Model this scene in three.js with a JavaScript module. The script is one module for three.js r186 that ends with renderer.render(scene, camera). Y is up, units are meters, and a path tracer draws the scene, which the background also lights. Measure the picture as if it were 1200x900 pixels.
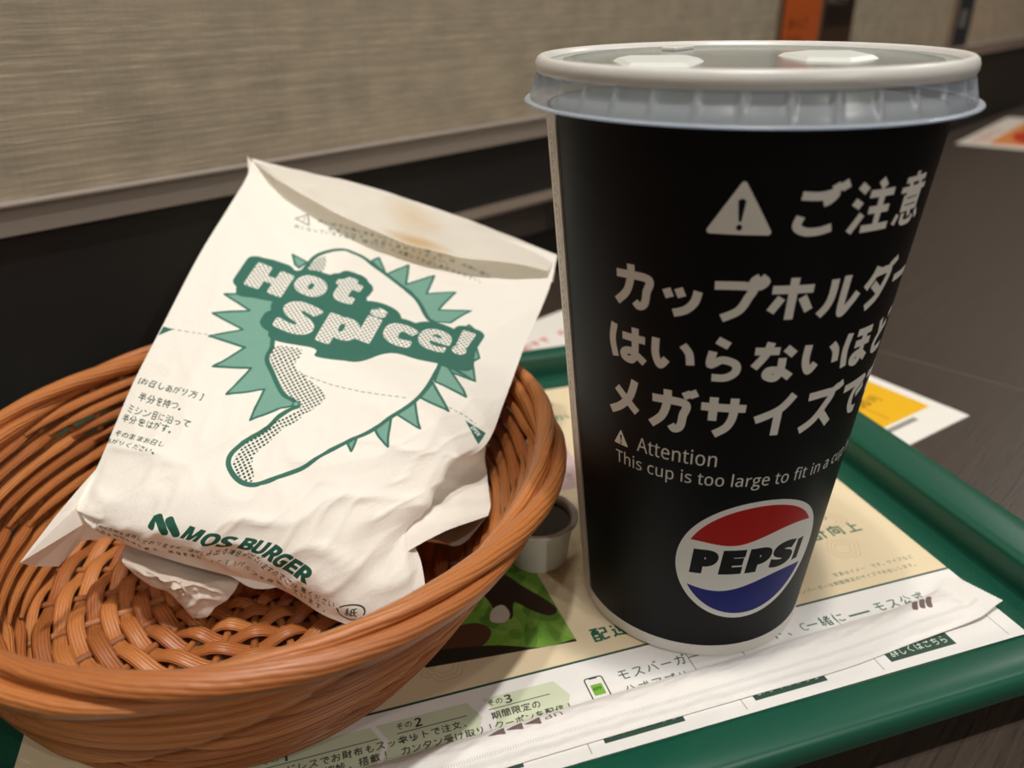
import * as THREE from 'three';
import { RoundedBoxGeometry } from 'three/addons/geometries/RoundedBoxGeometry.js';
import { mergeGeometries, mergeVertices } from 'three/addons/utils/BufferGeometryUtils.js';
import { createNoise2D, createNoise3D } from 'simplex-noise';

// ------------------------------------------------------------------ camera, light, exposure
const Y0 = 0.74;                                   // height of the paper on the tray above the floor
const scene = new THREE.Scene();
scene.background = new THREE.Color(0x000000);
const camera = new THREE.PerspectiveCamera(52.5, 4 / 3, 0.01, 40);
camera.position.set(0, Y0 + 0.1834, 0);
camera.up.set(0.3286, 0.8946, -0.303);
camera.lookAt(0.6327, Y0 + 0.1834 - 0.4467, -0.6327);
camera.focus = 0.222;
camera.userData.fStop = 9.5;
const renderer = new THREE.WebGLRenderer({ antialias: true });
renderer.toneMapping = THREE.LinearToneMapping;
renderer.toneMappingExposure = 1.12;
renderer.outputColorSpace = THREE.SRGBColorSpace;
renderer.shadowMap.enabled = true;

const CEIL = 2.45;
const WARM = [1.0, 0.95, 0.885];
// unseen ceiling downlights, placed for the light they throw: x, z, candela
const LAMPS = [
  [0.135, 0.075, 3.9], [-0.03, -0.13, 1.8],  // out of view, placed to light the tray and cast its shadows
  [1.35, 0.75, 0.9], [2.5, -0.05, 2.2], [-0.95, 0.5, 0.8], [0.2, 1.9, 2.0], [-0.3, 2.7, 5.6],  // out of view: room light, then a pair of added fills for the cup lettering
];

// ------------------------------------------------------------------ helpers
function rng(seed) { let a = seed | 0; return () => { a = (a + 0x6d2b79f5) | 0; let t = Math.imul(a ^ (a >>> 15), 1 | a); t = (t + Math.imul(t ^ (t >>> 7), 61 | t)) ^ t; return ((t ^ (t >>> 14)) >>> 0) / 4294967296; }; }
const n2 = createNoise2D(rng(11)), n2b = createNoise2D(rng(23)), n3 = createNoise3D(rng(37));
const lerp = THREE.MathUtils.lerp, clamp = THREE.MathUtils.clamp, smooth = THREE.MathUtils.smoothstep, DEG = Math.PI / 180;
const usedNames = new Map();
function numbered(name) { const n = usedNames.get(name) ?? 0; usedNames.set(name, n + 1); return n ? name + '_' + String(n).padStart(3, '0') : name; }
function shade(o) { o.traverse((m) => { if (m.isMesh) { m.castShadow = true; m.receiveShadow = true; } }); return o; }
function thing(name, label, category, [x, y, z] = [0, 0, 0], turn = 0, group) {
  const o = new THREE.Group(); o.name = numbered(name); o.position.set(x, y, z); o.rotation.y = turn;
  o.userData = { label, category }; if (group) o.userData.group = group;
  scene.add(o); return o;
}
function part(name, geometry, material, parent, label) {
  const m = new THREE.Mesh(geometry, material); m.name = name; m.castShadow = m.receiveShadow = true;
  if (label) m.userData.label = label;
  parent.add(m); return m;
}
function tagged(m, label, category, group) { m.userData.label = label; m.userData.category = category; if (group) m.userData.group = group; return m; }
function struct(name, geometry, material, parent = scene) {
  const m = new THREE.Mesh(geometry, material); m.name = name; m.castShadow = m.receiveShadow = true;
  if (parent === scene) m.userData.kind = 'structure';
  parent.add(m); return m;
}
const srgb = (r, g, b) => new THREE.Color().setRGB(r / 255, g / 255, b / 255, THREE.SRGBColorSpace);
const std = (o) => new THREE.MeshStandardMaterial(o);
const phys = (o) => new THREE.MeshPhysicalMaterial(o);
function canvasTexture(w, h, draw, { repeat, color = true } = {}) {
  const c = document.createElement('canvas'); c.width = w; c.height = h; draw(c.getContext('2d'), w, h);
  const t = new THREE.CanvasTexture(c); if (color) t.colorSpace = THREE.SRGBColorSpace;
  t.magFilter = THREE.LinearFilter; t.wrapS = t.wrapT = repeat ? THREE.RepeatWrapping : THREE.ClampToEdgeWrapping;
  return t;
}
function dataTexture(w, h, f, color) {
  const d = new Uint8Array(w * h * 4);
  for (let y = 0, k = 0; y < h; y++) for (let x = 0; x < w; x++, k += 4) { const c = f(x / w, y / h); d[k] = c[0]; d[k + 1] = c[1] ?? c[0]; d[k + 2] = c[2] ?? c[0]; d[k + 3] = 255; }
  const t = new THREE.DataTexture(d, w, h); t.magFilter = THREE.LinearFilter; t.wrapS = t.wrapT = THREE.RepeatWrapping; if (color) t.colorSpace = THREE.SRGBColorSpace; t.needsUpdate = true; return t;
}
// tiling noise: blends the noise with its shifted copies so that the edges meet
function tileNoise(u, v, fx, fy) {
  const a = 2 * Math.PI, r = 1 / a;
  return n3(Math.cos(u * a) * r * fx, Math.sin(u * a) * r * fx + 7.3, v * fy) * (1 - smooth(v, 0.8, 1)) + n3(Math.cos(u * a) * r * fx, Math.sin(u * a) * r * fx + 7.3, (v - 1) * fy) * smooth(v, 0.8, 1);
}
// a grid of points p(i, j) as a surface, uv(i, j) optional
function gridGeometry(nu, nv, p, uv) {
  const pos = [], uvs = [], idx = [];
  for (let j = 0; j <= nv; j++) for (let i = 0; i <= nu; i++) { const q = p(i / nu, j / nv); pos.push(q[0], q[1], q[2]); const w = uv ? uv(i / nu, j / nv) : [i / nu, 1 - j / nv]; uvs.push(w[0], w[1]); }
  for (let j = 0; j < nv; j++) for (let i = 0; i < nu; i++) { const a = j * (nu + 1) + i, b = a + 1, c = a + nu + 1, d = c + 1; idx.push(a, c, b, b, c, d); }
  const g = new THREE.BufferGeometry();
  g.setAttribute('position', new THREE.Float32BufferAttribute(pos, 3)); g.setAttribute('uv', new THREE.Float32BufferAttribute(uvs, 2)); g.setIndex(idx); g.computeVertexNormals(); return g;
}
// triangles from a list of points and faces, flat shaded
function facets(points, faces) {
  const pos = []; for (const f of faces) for (const k of f) pos.push(...points[k]);
  const g = new THREE.BufferGeometry(); g.setAttribute('position', new THREE.Float32BufferAttribute(pos, 3));
  g.setAttribute('uv', new THREE.Float32BufferAttribute(pos.length / 3 * 2, 2)); g.computeVertexNormals(); return g;
}
function boxUV(w, h, d, s = 1) {                       // box with uv in metres (divided by s)
  const g = new THREE.BoxGeometry(w, h, d), p = g.attributes.position, n = g.attributes.normal, u = g.attributes.uv;
  for (let i = 0; i < p.count; i++) {
    const X = p.getX(i), Y = p.getY(i), Z = p.getZ(i);
    if (Math.abs(n.getY(i)) > 0.5) u.setXY(i, X / s, Z / s); else if (Math.abs(n.getX(i)) > 0.5) u.setXY(i, Z / s, Y / s); else u.setXY(i, X / s, Y / s);
  }
  return g;
}
const rounded = (w, h, d, r) => new RoundedBoxGeometry(w, h, d, 3, r);
const catmull = (a, b, c, d, x) => 0.5 * (2 * b + (c - a) * x + (2 * a - 5 * b + 4 * c - d) * x * x + (3 * b - a - 3 * c + d) * x * x * x);
// a rod swept along points; out(i) gives the outward direction that the flat of the rod faces; half width and half thickness per point
function rod(points, out, wide, thick, sides = 8, roll = 0) {
  const n = points.length, pos = [], uv = [], idx = [], T = new THREE.Vector3(), B = new THREE.Vector3(), N = new THREE.Vector3();
  let len = 0;
  for (let i = 0; i < n; i++) {
    T.subVectors(points[Math.min(i + 1, n - 1)], points[Math.max(i - 1, 0)]).normalize();
    N.copy(out(i)); N.addScaledVector(T, -N.dot(T)).normalize(); B.crossVectors(T, N);
    if (i) len += points[i].distanceTo(points[i - 1]);
    const w = wide(i / (n - 1)), t = thick(i / (n - 1));
    for (let k = 0; k <= sides; k++) {
      const a = k / sides * 2 * Math.PI + roll, c = Math.cos(a) * w, s = Math.sin(a) * t;
      pos.push(points[i].x + B.x * c + N.x * s, points[i].y + B.y * c + N.y * s, points[i].z + B.z * c + N.z * s);
      uv.push(len / 0.02, k / sides);
    }
  }
  for (let i = 0; i < n - 1; i++) for (let k = 0; k < sides; k++) { const a = i * (sides + 1) + k, b = a + sides + 1; idx.push(a, b, a + 1, a + 1, b, b + 1); }
  for (const [i, flip] of [[0, 0], [n - 1, 1]]) {
    const c = pos.length / 3; pos.push(points[i].x, points[i].y, points[i].z); uv.push(0, 0);
    for (let k = 0; k < sides; k++) { const a = i * (sides + 1) + k; flip ? idx.push(a, c, a + 1) : idx.push(a, a + 1, c); }
  }
  const g = new THREE.BufferGeometry(); g.setAttribute('position', new THREE.Float32BufferAttribute(pos, 3)); g.setAttribute('uv', new THREE.Float32BufferAttribute(uv, 2)); g.setIndex(idx); g.computeVertexNormals(); return g;
}

// ------------------------------------------------------------------ lettering: strokes of Japanese characters on a 100 x 100 square, ~ marks a curved stroke
const STROKES = {
  'ご': '~20,22 50,24 76,20 70,30 58,36|~24,58 20,76 36,86 60,86 82,80|74,4 82,18|88,0 96,14', 'こ': '~22,22 52,24 78,20 72,30 60,36|~24,58 20,76 36,86 60,86 84,80',
  '注': '14,10 30,22|8,38 24,48|10,94 30,62|56,4 68,18|38,28 94,28|42,57 90,57|34,90 98,90|66,28 66,90',
  '意': '50,2 50,14|16,15 84,15|32,18 37,30|68,18 63,30|8,32 92,32|26,42 74,42 74,68 26,68 26,42|26,55 74,55|16,76 8,94|~33,76 33,90 42,95 66,94 70,84|50,72 57,84|80,76 92,92',
  'カ': '~12,30 84,30 82,60 78,84 66,92 56,84|~46,6 46,34 36,66 12,92', 'ガ': '~10,32 78,32 76,60 72,84 60,92 52,84|~42,8 42,36 32,68 8,92|78,6 86,20|90,2 98,16',
  'ッ': '20,42 28,60|44,38 52,56|~82,40 76,64 60,82 36,92', 'プ': '~8,24 74,24 70,48 56,74 26,92|~88,4 98,13 88,22 78,13 88,4', 'ホ': '10,30 90,30|50,6 50,93|30,46 12,76|70,46 88,76',
  'ル': '~30,16 30,46 24,70 8,90|~58,12 58,88 78,74 94,52', 'ダ': '~36,8 28,28 10,50|~28,22 78,22 72,50 54,76 24,94|32,44 60,66|80,4 88,18|92,0 99,13', 'ー': '8,50 92,50', 'に': '~18,12 13,50 18,90|44,28 86,28|~42,66 46,80 64,84 88,80',
  'は': '~17,12 11,50 19,90|38,34 94,34|~70,10 70,66 62,86 44,84 42,72 62,66 94,86', 'い': '~15,20 15,56 26,80 40,64|~72,26 86,44 90,70', 'ら': '36,6 60,18|~30,32 27,62 50,50 76,58 78,76 60,90 32,92',
  'な': '8,28 58,28|~38,8 30,36 10,66|70,22 90,38|~66,44 66,74 56,90 38,84 42,72 66,74 90,90', 'ほ': '~16,12 11,50 18,90|40,18 92,18|40,44 94,44|~68,18 68,70 60,88 44,84 44,72 64,68 94,86', 'ど': '30,10 40,44|~74,28 40,46 24,66 34,84 82,84|78,4 86,18|90,0 98,14',
  'メ': '~74,8 62,46 38,74 10,92|28,34 80,78', 'サ': '6,32 94,32|30,10 30,62|~70,10 70,48 60,74 36,92', 'イ': '~84,6 58,36 10,58|56,38 56,94', 'ズ': '~14,18 72,18 60,46 38,74 8,92|54,58 84,90|78,4 86,18|90,0 98,14', 'で': '~8,24 84,20 54,38 48,64 60,84 82,88|70,42 78,56|84,36 92,50',
  'す': '6,24 94,24|~56,6 56,58 44,68 36,58 46,46 56,54 58,74 38,94', 'ス': '~16,18 76,18 62,46 38,74 8,92|56,58 90,90', 'モ': '18,16 82,16|10,48 90,48|~44,16 44,80 54,88 88,86', 'バ': '~32,26 26,56 8,84|~58,22 74,48 90,84|74,4 82,16|88,0 96,12', 'ハ': '~32,20 26,54 8,84|~60,16 74,46 92,84', 'ピ': '~22,12 22,78 34,88 88,84|76,28 22,48|~88,4 98,12 88,20 78,12 88,4',
  'と': '30,10 40,44|~78,26 40,46 24,66 34,84 84,84', '一': '6,50 94,50', '緒': '26,4 12,26 26,30 8,56|8,56 40,52|24,54 24,94|12,66 8,84|38,66 42,82|50,18 90,18|68,4 68,36|42,36 98,36|92,8 44,60|58,56 88,56 88,92 58,92 58,56|58,74 88,74', 'そ': '~26,14 76,12 20,46 84,42 50,56 40,78 70,92', 'の': '~52,22 44,62 24,80 12,58 32,26 62,18 88,40 82,74 56,90',
  'ネ': '44,6 56,16|~16,30 82,28 50,56 8,78|50,52 50,94|64,56 88,74', 'ト': '36,6 36,94|36,38 84,60', '文': '50,4 50,22|8,26 92,26|~72,26 60,60 10,92|~28,28 44,64 92,92', '、': '20,72 38,92', '。': '~20,74 32,84 22,94 12,84 20,74', 'ン': '12,20 36,34|~90,26 66,66 14,88', 'タ': '~40,6 30,30 8,52|~32,20 84,20 72,54 24,94|34,44 64,66',
  '受': '86,6 14,14|22,22 30,34|48,20 52,32|78,18 68,34|10,58 10,42 90,42 90,58|~24,58 78,58 56,82 12,94|34,62 88,94', 'け': '~18,10 12,50 18,88|40,32 94,32|~72,8 72,56 54,92', '取': '6,12 54,12|14,12 14,78|44,12 44,94|14,34 44,34|14,54 44,54|4,80 54,72|~56,22 92,22 80,64 52,92|62,40 94,92', 'り': '~28,10 24,36 30,50 40,36|~70,10 72,50 58,78 38,92', '！': '50,6 50,62|50,80 50,90',
  '期': '6,22 52,22|16,6 16,70|42,6 42,70|16,38 42,38|16,54 42,54|4,70 54,70|18,76 8,92|40,76 50,90|~62,10 62,60 54,92|62,10 92,10 92,92 82,90|62,36 92,36|62,60 92,60', '間': '10,8 10,94|10,8 42,8 42,40 10,40|10,24 42,24|58,8 90,8 90,94|58,8 58,40 90,40|58,24 90,24|32,54 68,54 68,90 32,90 32,54|32,72 68,72', '限': '12,8 12,94|12,8 38,8 26,38 40,60 14,70|52,8 88,8 88,44 52,44|52,26 88,26|52,8 52,90 70,82|64,46 94,92|90,54 74,66', '定': '50,2 50,14|10,32 10,16 90,16 90,32|22,40 78,40|50,40 50,86|50,60 80,60|~28,54 24,78 6,94|26,76 50,88 96,90',
  'ク': '~40,6 30,30 8,52|~32,20 84,20 72,56 24,94', 'ポ': '8,30 84,30|46,8 46,93|28,46 10,76|64,46 82,76|~90,4 99,12 90,20 81,12 90,4', 'を': '14,22 82,22|~46,6 24,48 60,44 60,72|~86,42 44,62 34,80 50,90 84,88', '配': '6,10 52,10|12,28 46,28 46,92 12,92 12,28|24,10 24,52|36,10 36,52|12,70 46,70|58,14 90,14 90,46 60,46|~60,46 60,86 70,90 96,84', '信': '~32,4 24,30 6,54|22,32 22,94|40,18 96,18|64,4 70,14|48,34 88,34|48,50 88,50|50,66 86,66 86,92 50,92 50,66',
  'お': '8,30 62,30|~36,8 36,84 18,86 14,70 50,50 84,62 76,86 58,88|72,20 92,38', '財': '12,8 42,8 42,66 12,66 12,8|12,28 42,28|12,46 42,46|20,70 8,92|34,70 46,88|52,30 98,30|80,6 80,94 66,88|78,34 50,74', '布': '8,24 92,24|~46,4 36,30 8,62|26,46 26,88|26,46 80,46 80,84 70,84|52,32 52,96', 'も': '~44,6 38,70 54,92 84,80 84,62|18,32 68,32|14,56 66,56', 'キ': '14,34 86,26|8,64 92,56|40,6 60,94', 'リ': '28,12 28,58|~72,10 72,52 60,76 34,92', 'ド': '34,6 34,94|34,38 80,60|70,8 78,22|86,4 94,18', 'レ': '~28,8 28,86 60,72 92,44',
  '機': '4,30 36,30|20,6 20,94|18,34 4,66|22,40 36,58|46,8 54,24 44,36|66,4 66,60 96,94|84,8 92,24 82,36|40,52 98,52|56,52 42,92|92,64 66,92', '能': '26,4 8,30 44,26|10,40 42,40 42,90 34,92|10,40 10,94|10,58 42,58|10,74 42,74|84,10 58,20|58,4 58,40 90,40|84,58 58,68|58,52 58,90 92,88', '搭': '4,28 36,28|22,4 22,88 12,92|4,62 38,52|40,18 96,18|56,4 56,28|80,4 80,28|68,28 40,56|68,28 98,56|56,56 82,56|50,68 88,68 88,94 50,94 50,68', '載': '10,18 64,18|36,4 36,34|4,34 96,34|8,46 58,46|16,54 52,54 52,74 16,74 16,54|34,46 34,96|6,84 60,84|~70,4 74,56 96,94|90,54 62,90|84,10 92,22',
  '詳': '12,8 36,8|4,22 44,22|10,36 38,36|10,50 38,50|10,64 38,64 38,92 10,92 10,64|58,4 66,18|86,4 76,18|50,24 96,24|54,44 92,44|48,66 98,66|72,24 72,96', 'し': '~30,8 28,70 42,90 66,86 86,62', 'く': '~70,8 28,50 72,92', 'ち': '12,24 86,24|~46,6 28,56 70,46 82,66 70,86 36,92',
  '公': '~36,8 28,32 6,54|~62,6 72,30 96,52|46,48 24,84 76,80|66,66 84,92', '式': '6,28 94,28|14,52 54,52|34,52 34,82|8,88 58,78|~62,4 68,50 94,92|80,8 90,18', '計': '12,8 40,8|4,22 48,22|10,36 42,36|10,50 42,50|10,64 42,64 42,92 10,92 10,64|50,38 98,38|74,6 74,96', '向': '46,2 36,20|12,94 12,22 88,22 88,90 76,90|34,44 66,44 66,72 34,72 34,44', '上': '46,6 46,88|46,42 86,42|6,90 94,90', '達': '6,12 16,22|6,44 20,44 20,76 4,92|20,82 96,92|36,18 90,18|62,4 62,30|32,32 96,32|38,46 90,46|38,60 90,60|62,46 62,82', '設': '12,8 36,8|4,22 42,22|10,36 38,36|10,50 38,50|10,64 38,64 38,92 10,92 10,64|~58,8 58,28 46,42|58,8 82,8 82,36 96,36|~48,50 86,50 74,74 44,94|56,60 96,94',
  '召': '~18,12 82,12 78,44 64,46|~44,12 38,36 10,54|22,60 78,60 78,94 22,94 22,60', 'あ': '14,22 80,22|~40,6 40,70 46,88|~70,36 50,80 20,86 20,62 56,44 86,60 80,84 60,92', 'が': '~8,32 60,28 58,74 42,86|~34,8 28,50 8,86|66,30 82,54|76,6 84,18|88,2 96,14', '方': '50,4 50,20|6,24 94,24|~42,24 38,60 10,92|~40,48 80,48 76,84 60,90', '半': '22,8 34,28|78,8 66,28|14,36 86,36|6,60 94,60|50,4 50,96', '分': '~36,6 28,30 6,50|~62,4 72,28 94,48|~22,52 76,52 72,84 56,90|~46,54 40,76 14,94', '持': '4,28 36,28|20,4 20,88 10,92|4,62 38,52|44,18 94,18|68,4 68,36|38,36 98,36|40,58 98,58|80,42 80,94 66,90|50,66 60,80', 'つ': '~8,36 60,22 90,44 76,74 40,86', 'っ': '~16,56 56,46 82,60 70,82 40,90', 'ミ': '24,12 78,24|22,42 74,54|16,72 80,90', 'シ': '18,14 40,26|10,42 32,54|~90,28 64,72 14,90', '目': '24,8 76,8 76,94 24,94 24,8|24,36 76,36|24,64 76,64', '沿': '12,8 28,20|6,36 22,48|8,92 28,60|~50,8 48,30 34,46|~72,6 78,26 96,42|44,56 86,56 86,94 44,94 44,56', 'て': '~10,22 88,20 56,38 48,64 60,84 82,88', 'ま': '14,22 86,22|18,46 82,46|~52,6 52,74 40,90 22,80 36,68 60,74 84,90', 'だ': '10,26 58,26|~36,8 28,50 10,90|52,48 84,46|~50,72 56,86 88,84|76,6 84,18|88,2 96,14', 'さ': '14,30 86,26|~44,6 56,34 70,56|~26,56 26,80 46,92 74,90', 'よ': '~52,8 52,74 40,90 20,80 36,68 60,74 84,90|54,34 84,30',
  '熱': '8,18 48,18|28,4 28,58|6,34 50,34|8,58 48,54|54,22 88,22|~70,6 66,42 52,64|88,22 86,54 98,60|12,74 6,92|36,76 40,92|62,76 66,92|86,74 96,92', '気': '~26,4 20,20 6,36|24,14 90,14|26,30 80,30|~12,46 76,46 80,76 96,92 96,78|20,62 60,92|60,56 18,94', 'う': '34,8 62,18|~22,40 64,32 78,56 62,80 34,94', 'え': '36,6 62,16|~22,36 74,34 16,90 46,62 60,88 90,88', 'か': '~8,32 64,28 62,76 44,88|~38,8 30,50 8,88|74,26 92,54', 'き': '16,24 80,18|18,44 84,38|38,6 68,64|~26,66 28,88 76,88', 'む': '12,30 58,30|~34,8 34,64 18,70 18,54 34,52 36,80 78,88 80,66|70,22 90,38', 'や': '~10,48 60,26 86,42 70,60 56,56|46,8 58,24|~28,22 50,94', 'ア': '~12,16 88,16 76,36 58,50|~48,34 44,68 18,92', '部': '28,2 28,14|8,16 52,16|16,20 22,34|44,20 36,34|4,38 56,38|14,52 48,52 48,88 14,88 14,52|64,8 64,96|64,8 92,8 76,38 94,60 80,74 66,70', '場': '4,32 36,32|20,6 20,76|4,84 38,70|48,8 86,8 86,38 48,38 48,8|48,23 86,23|40,50 98,50|~56,50 46,68 36,76|~54,62 92,62 86,92 74,92|66,62 48,92|80,62 62,94', '合': '50,4 6,48|50,4 94,48|30,44 70,44|24,58 76,58 76,94 24,94 24,58',
  '古': '6,26 94,26|50,4 50,50|22,50 78,50 78,94 22,94 22,50', '紙': '26,4 12,26 28,30 8,54|8,54 40,52|24,54 24,94|12,66 8,84|38,66 42,82|88,8 52,16|52,16 52,86 72,78|52,46 96,46|~72,14 76,62 96,92', '使': '~28,4 20,30 4,54|20,32 20,96|36,16 98,16|44,30 88,30 88,54 44,54 44,30|66,4 66,54 36,94|48,62 98,94', '用': '~18,8 18,60 8,94|18,8 84,8 84,88 74,90|18,34 84,34|18,60 84,60|50,8 50,94', '油': '12,8 28,20|6,36 22,48|8,92 28,60|40,28 92,28 92,94 40,94 40,28|66,6 66,94|40,60 92,60', '出': '50,4 50,92|20,16 20,44 80,44 80,16|12,58 12,92 88,92 88,58', 'み': '~20,16 54,16 30,76 12,74 20,56 88,72|~74,40 72,72 52,94', 'る': '~22,14 72,14 18,58 60,42 84,66 62,90 40,82 58,74', 'ざ': '10,30 76,26|~40,6 52,34 66,56|~22,56 22,80 42,92 70,90|78,4 86,16|90,0 98,12', 'れ': '8,30 40,26|24,6 24,94|~8,78 36,40 62,22 66,80 92,78',
  '地': '4,32 34,32|18,6 18,76|4,84 36,70|~42,34 42,86 94,90 94,74|36,54 88,36 86,68 74,66|64,8 64,74', '球': '6,14 40,14|8,44 38,44|4,80 42,70|22,14 22,74|44,26 98,26|70,4 70,90 58,90|48,44 58,58|44,86 66,64|94,42 74,56|74,52 98,88', '環': '6,14 36,14|8,44 34,44|4,80 38,70|20,14 20,74|44,8 94,8 94,28 44,28 44,8|60,8 60,28|78,8 78,28|40,40 98,40|50,50 88,50 88,64 50,64 50,50|66,66 40,88|60,76 60,94|70,66 98,94', '境': '4,32 34,32|18,6 18,76|4,84 36,70|66,2 66,12|42,14 94,14|54,18 58,30|82,18 76,30|38,34 98,34|48,44 88,44 88,68 48,68 48,44|48,56 88,56|~58,68 54,86 38,94|~74,68 76,90 96,90 96,78', '考': '12,18 74,18|42,4 42,36|4,36 96,36|88,8 8,70|34,54 80,52|~40,54 36,70 78,70 72,92 56,92', '無': '~26,4 20,18 8,30|20,16 88,16|28,16 28,62|46,16 46,62|62,16 62,62|78,16 78,62|8,38 92,38|6,64 94,64|14,74 8,92|36,76 40,92|60,76 64,92|84,74 94,92', '塩': '4,30 34,30|18,6 18,74|4,82 36,68|~54,4 48,18 38,28|50,16 94,16|52,30 86,30 86,50 52,50 52,30|44,62 44,90|44,62 92,62 92,90|60,62 60,90|76,62 76,90|36,92 98,92', '素': '50,2 50,40|14,12 86,12|20,26 80,26|6,40 94,40|44,44 24,58 56,60 22,76 84,74|66,64 84,78|50,74 50,96|30,80 18,92|70,80 84,92', '漂': '12,8 28,20|6,36 22,48|8,92 28,60|36,10 96,10|42,20 90,20 90,40 42,40 42,20|58,10 58,40|74,10 74,40|44,52 88,52|36,66 98,66|66,66 66,96|50,76 40,90|82,76 92,90', '白': '50,2 40,20|20,20 80,20 80,94 20,94 20,20|20,56 80,56',
  'パ': '~30,26 24,56 6,84|~56,22 72,48 88,84|~86,2 96,11 86,20 76,11 86,2', '写': '8,28 8,10 92,10 92,28|34,20 30,52 80,52|32,36 74,36|~80,52 76,88 60,92|6,70 70,70', '真': '50,2 50,16|14,14 86,14|28,24 72,24 72,72 28,72 28,24|28,40 72,40|28,56 72,56|6,76 94,76|34,80 14,94|64,80 86,94', 'ョ': '30,40 78,40 78,92 28,92|32,66 78,66', '円': '14,94 14,10 86,10 86,94 74,92|50,10 50,52|14,52 86,52', '火': '50,6 44,54 10,92|52,50 92,92|20,32 28,52|84,28 70,50', '傷': '22,4 4,50|14,40 14,96|46,4 34,30|44,16 94,16|42,28 86,28 86,56 42,56 42,28|34,66 98,66|44,78 94,76 84,94', '開': '10,8 10,94|10,8 42,8 42,40 10,40|58,8 90,8 90,94|58,8 58,40 90,40|28,54 72,54|22,70 78,70|40,54 36,92|60,54 60,92', '製': '8,14 50,14|28,4 28,44|10,28 50,28|62,10 62,36|84,4 84,42|6,54 94,54|46,60 10,84|40,72 34,94 60,86|60,58 94,94', '品': '28,6 72,6 72,40 28,40 28,6|8,54 44,54 44,94 8,94 8,54|56,54 92,54 92,94 56,94 56,54',
};
function glyph(ctx, ch, x, y, w, h, weight, cap = 'butt') {
  const s = STROKES[ch];
  ctx.save(); ctx.translate(x, y);
  if (s === undefined) {                                        // Latin letters and figures come from the font
    ctx.scale(w / 100, h / 100); ctx.textAlign = 'center'; ctx.textBaseline = 'alphabetic'; ctx.font = (weight > 0.1 ? 'bold ' : '') + '100px sans-serif'; ctx.fillText(ch, 50, 88); ctx.restore(); return;
  }
  ctx.scale(w / 100, h / 100); ctx.lineWidth = weight * 100; ctx.lineCap = cap; ctx.lineJoin = 'miter'; ctx.miterLimit = 3;
  for (let st of s.split('|')) {
    const curve = st[0] === '~'; if (curve) st = st.slice(1);
    const p = st.split(' ').map((q) => q.split(',').map(Number));
    if (p.length < 2) continue;
    ctx.beginPath(); ctx.moveTo(...p[0]);
    if (!curve) for (const q of p.slice(1)) ctx.lineTo(...q);
    else for (let i = 0; i < p.length - 1; i++) {
      const a = p[Math.max(i - 1, 0)], b = p[i], c = p[i + 1], d = p[Math.min(i + 2, p.length - 1)];
      for (let k = 1; k <= 8; k++) ctx.lineTo(catmull(a[0], b[0], c[0], d[0], k / 8), catmull(a[1], b[1], c[1], d[1], k / 8));
    }
    ctx.stroke();
  }
  ctx.restore();
}
// a line of text that starts at x, its characters in boxes of the given size, advancing by pitch
function line(ctx, text, x, y, size, { pitch = size * 1.06, weight = 0.085, tall = size, cap = 'butt' } = {}) {
  for (const ch of text) { if (ch !== ' ') glyph(ctx, ch, x, y, size, tall, weight, cap); x += /[ -~]/.test(ch) && STROKES[ch] === undefined ? pitch * 0.62 : pitch; }
  return x;
}
const pts = (s) => s.split(' ').map((q) => q.split(',').map(Number));
function poly(ctx, s, close = true) { const p = typeof s === 'string' ? pts(s) : s; ctx.beginPath(); p.forEach((q, i) => (i ? ctx.lineTo(...q) : ctx.moveTo(...q))); if (close) ctx.closePath(); }
function softPoly(ctx, s, close = true) {
  const p = typeof s === 'string' ? pts(s) : s, n = p.length, g = (i) => (close ? p[(i + n) % n] : p[clamp(i, 0, n - 1)]);
  ctx.beginPath(); ctx.moveTo(...p[0]);
  for (let i = 0; i < (close ? n : n - 1); i++) for (let k = 1; k <= 5; k++) ctx.lineTo(catmull(g(i - 1)[0], g(i)[0], g(i + 1)[0], g(i + 2)[0], k / 5), catmull(g(i - 1)[1], g(i)[1], g(i + 1)[1], g(i + 2)[1], k / 5));
  if (close) ctx.closePath();
}

// ------------------------------------------------------------------ shared relief textures
const fibre = dataTexture(512, 512, (u, v) => { const a = tileNoise(u, v, 40, 40) * 0.5 + tileNoise(u + 0.37, v, 140, 140) * 0.3 + tileNoise(u + 0.7, v, 14, 14) * 0.4; return [clamp(128 + a * 90, 0, 255)]; });
const strandRelief = dataTexture(64, 128, (u, v) => { const a = Math.abs(Math.sin(v * Math.PI * 13 + Math.sin(u * 6.283) * 0.3)); return [clamp(60 + 150 * Math.pow(a, 0.6) + 14 * Math.sin(u * 6.283 * 3 + v * 40), 0, 255)]; });
const leather = dataTexture(512, 512, (u, v) => { const a = 1 - Math.abs(tileNoise(u, v, 70, 70)), b = 1 - Math.abs(tileNoise(u + 0.4, v, 150, 150)); return [clamp(40 + a * 120 + b * 80, 0, 255)]; });

// ------------------------------------------------------------------ materials
const paperBase = { roughness: 0.72, bumpMap: fibre, bumpScale: 0.00008 };
const M = {
  paper: std({ color: srgb(243, 238, 228), ...paperBase }),
  black: std({ color: srgb(37, 35, 34), roughness: 0.42 }),
  white: std({ color: srgb(236, 232, 226), roughness: 0.4 }),
  ceiling: std({ color: srgb(168, 160, 148), roughness: 0.9 }),
  plaster: std({ color: srgb(128, 114, 96), roughness: 0.9 }),
  floor: std({ color: srgb(62, 48, 38), roughness: 0.5 }),
};

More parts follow.
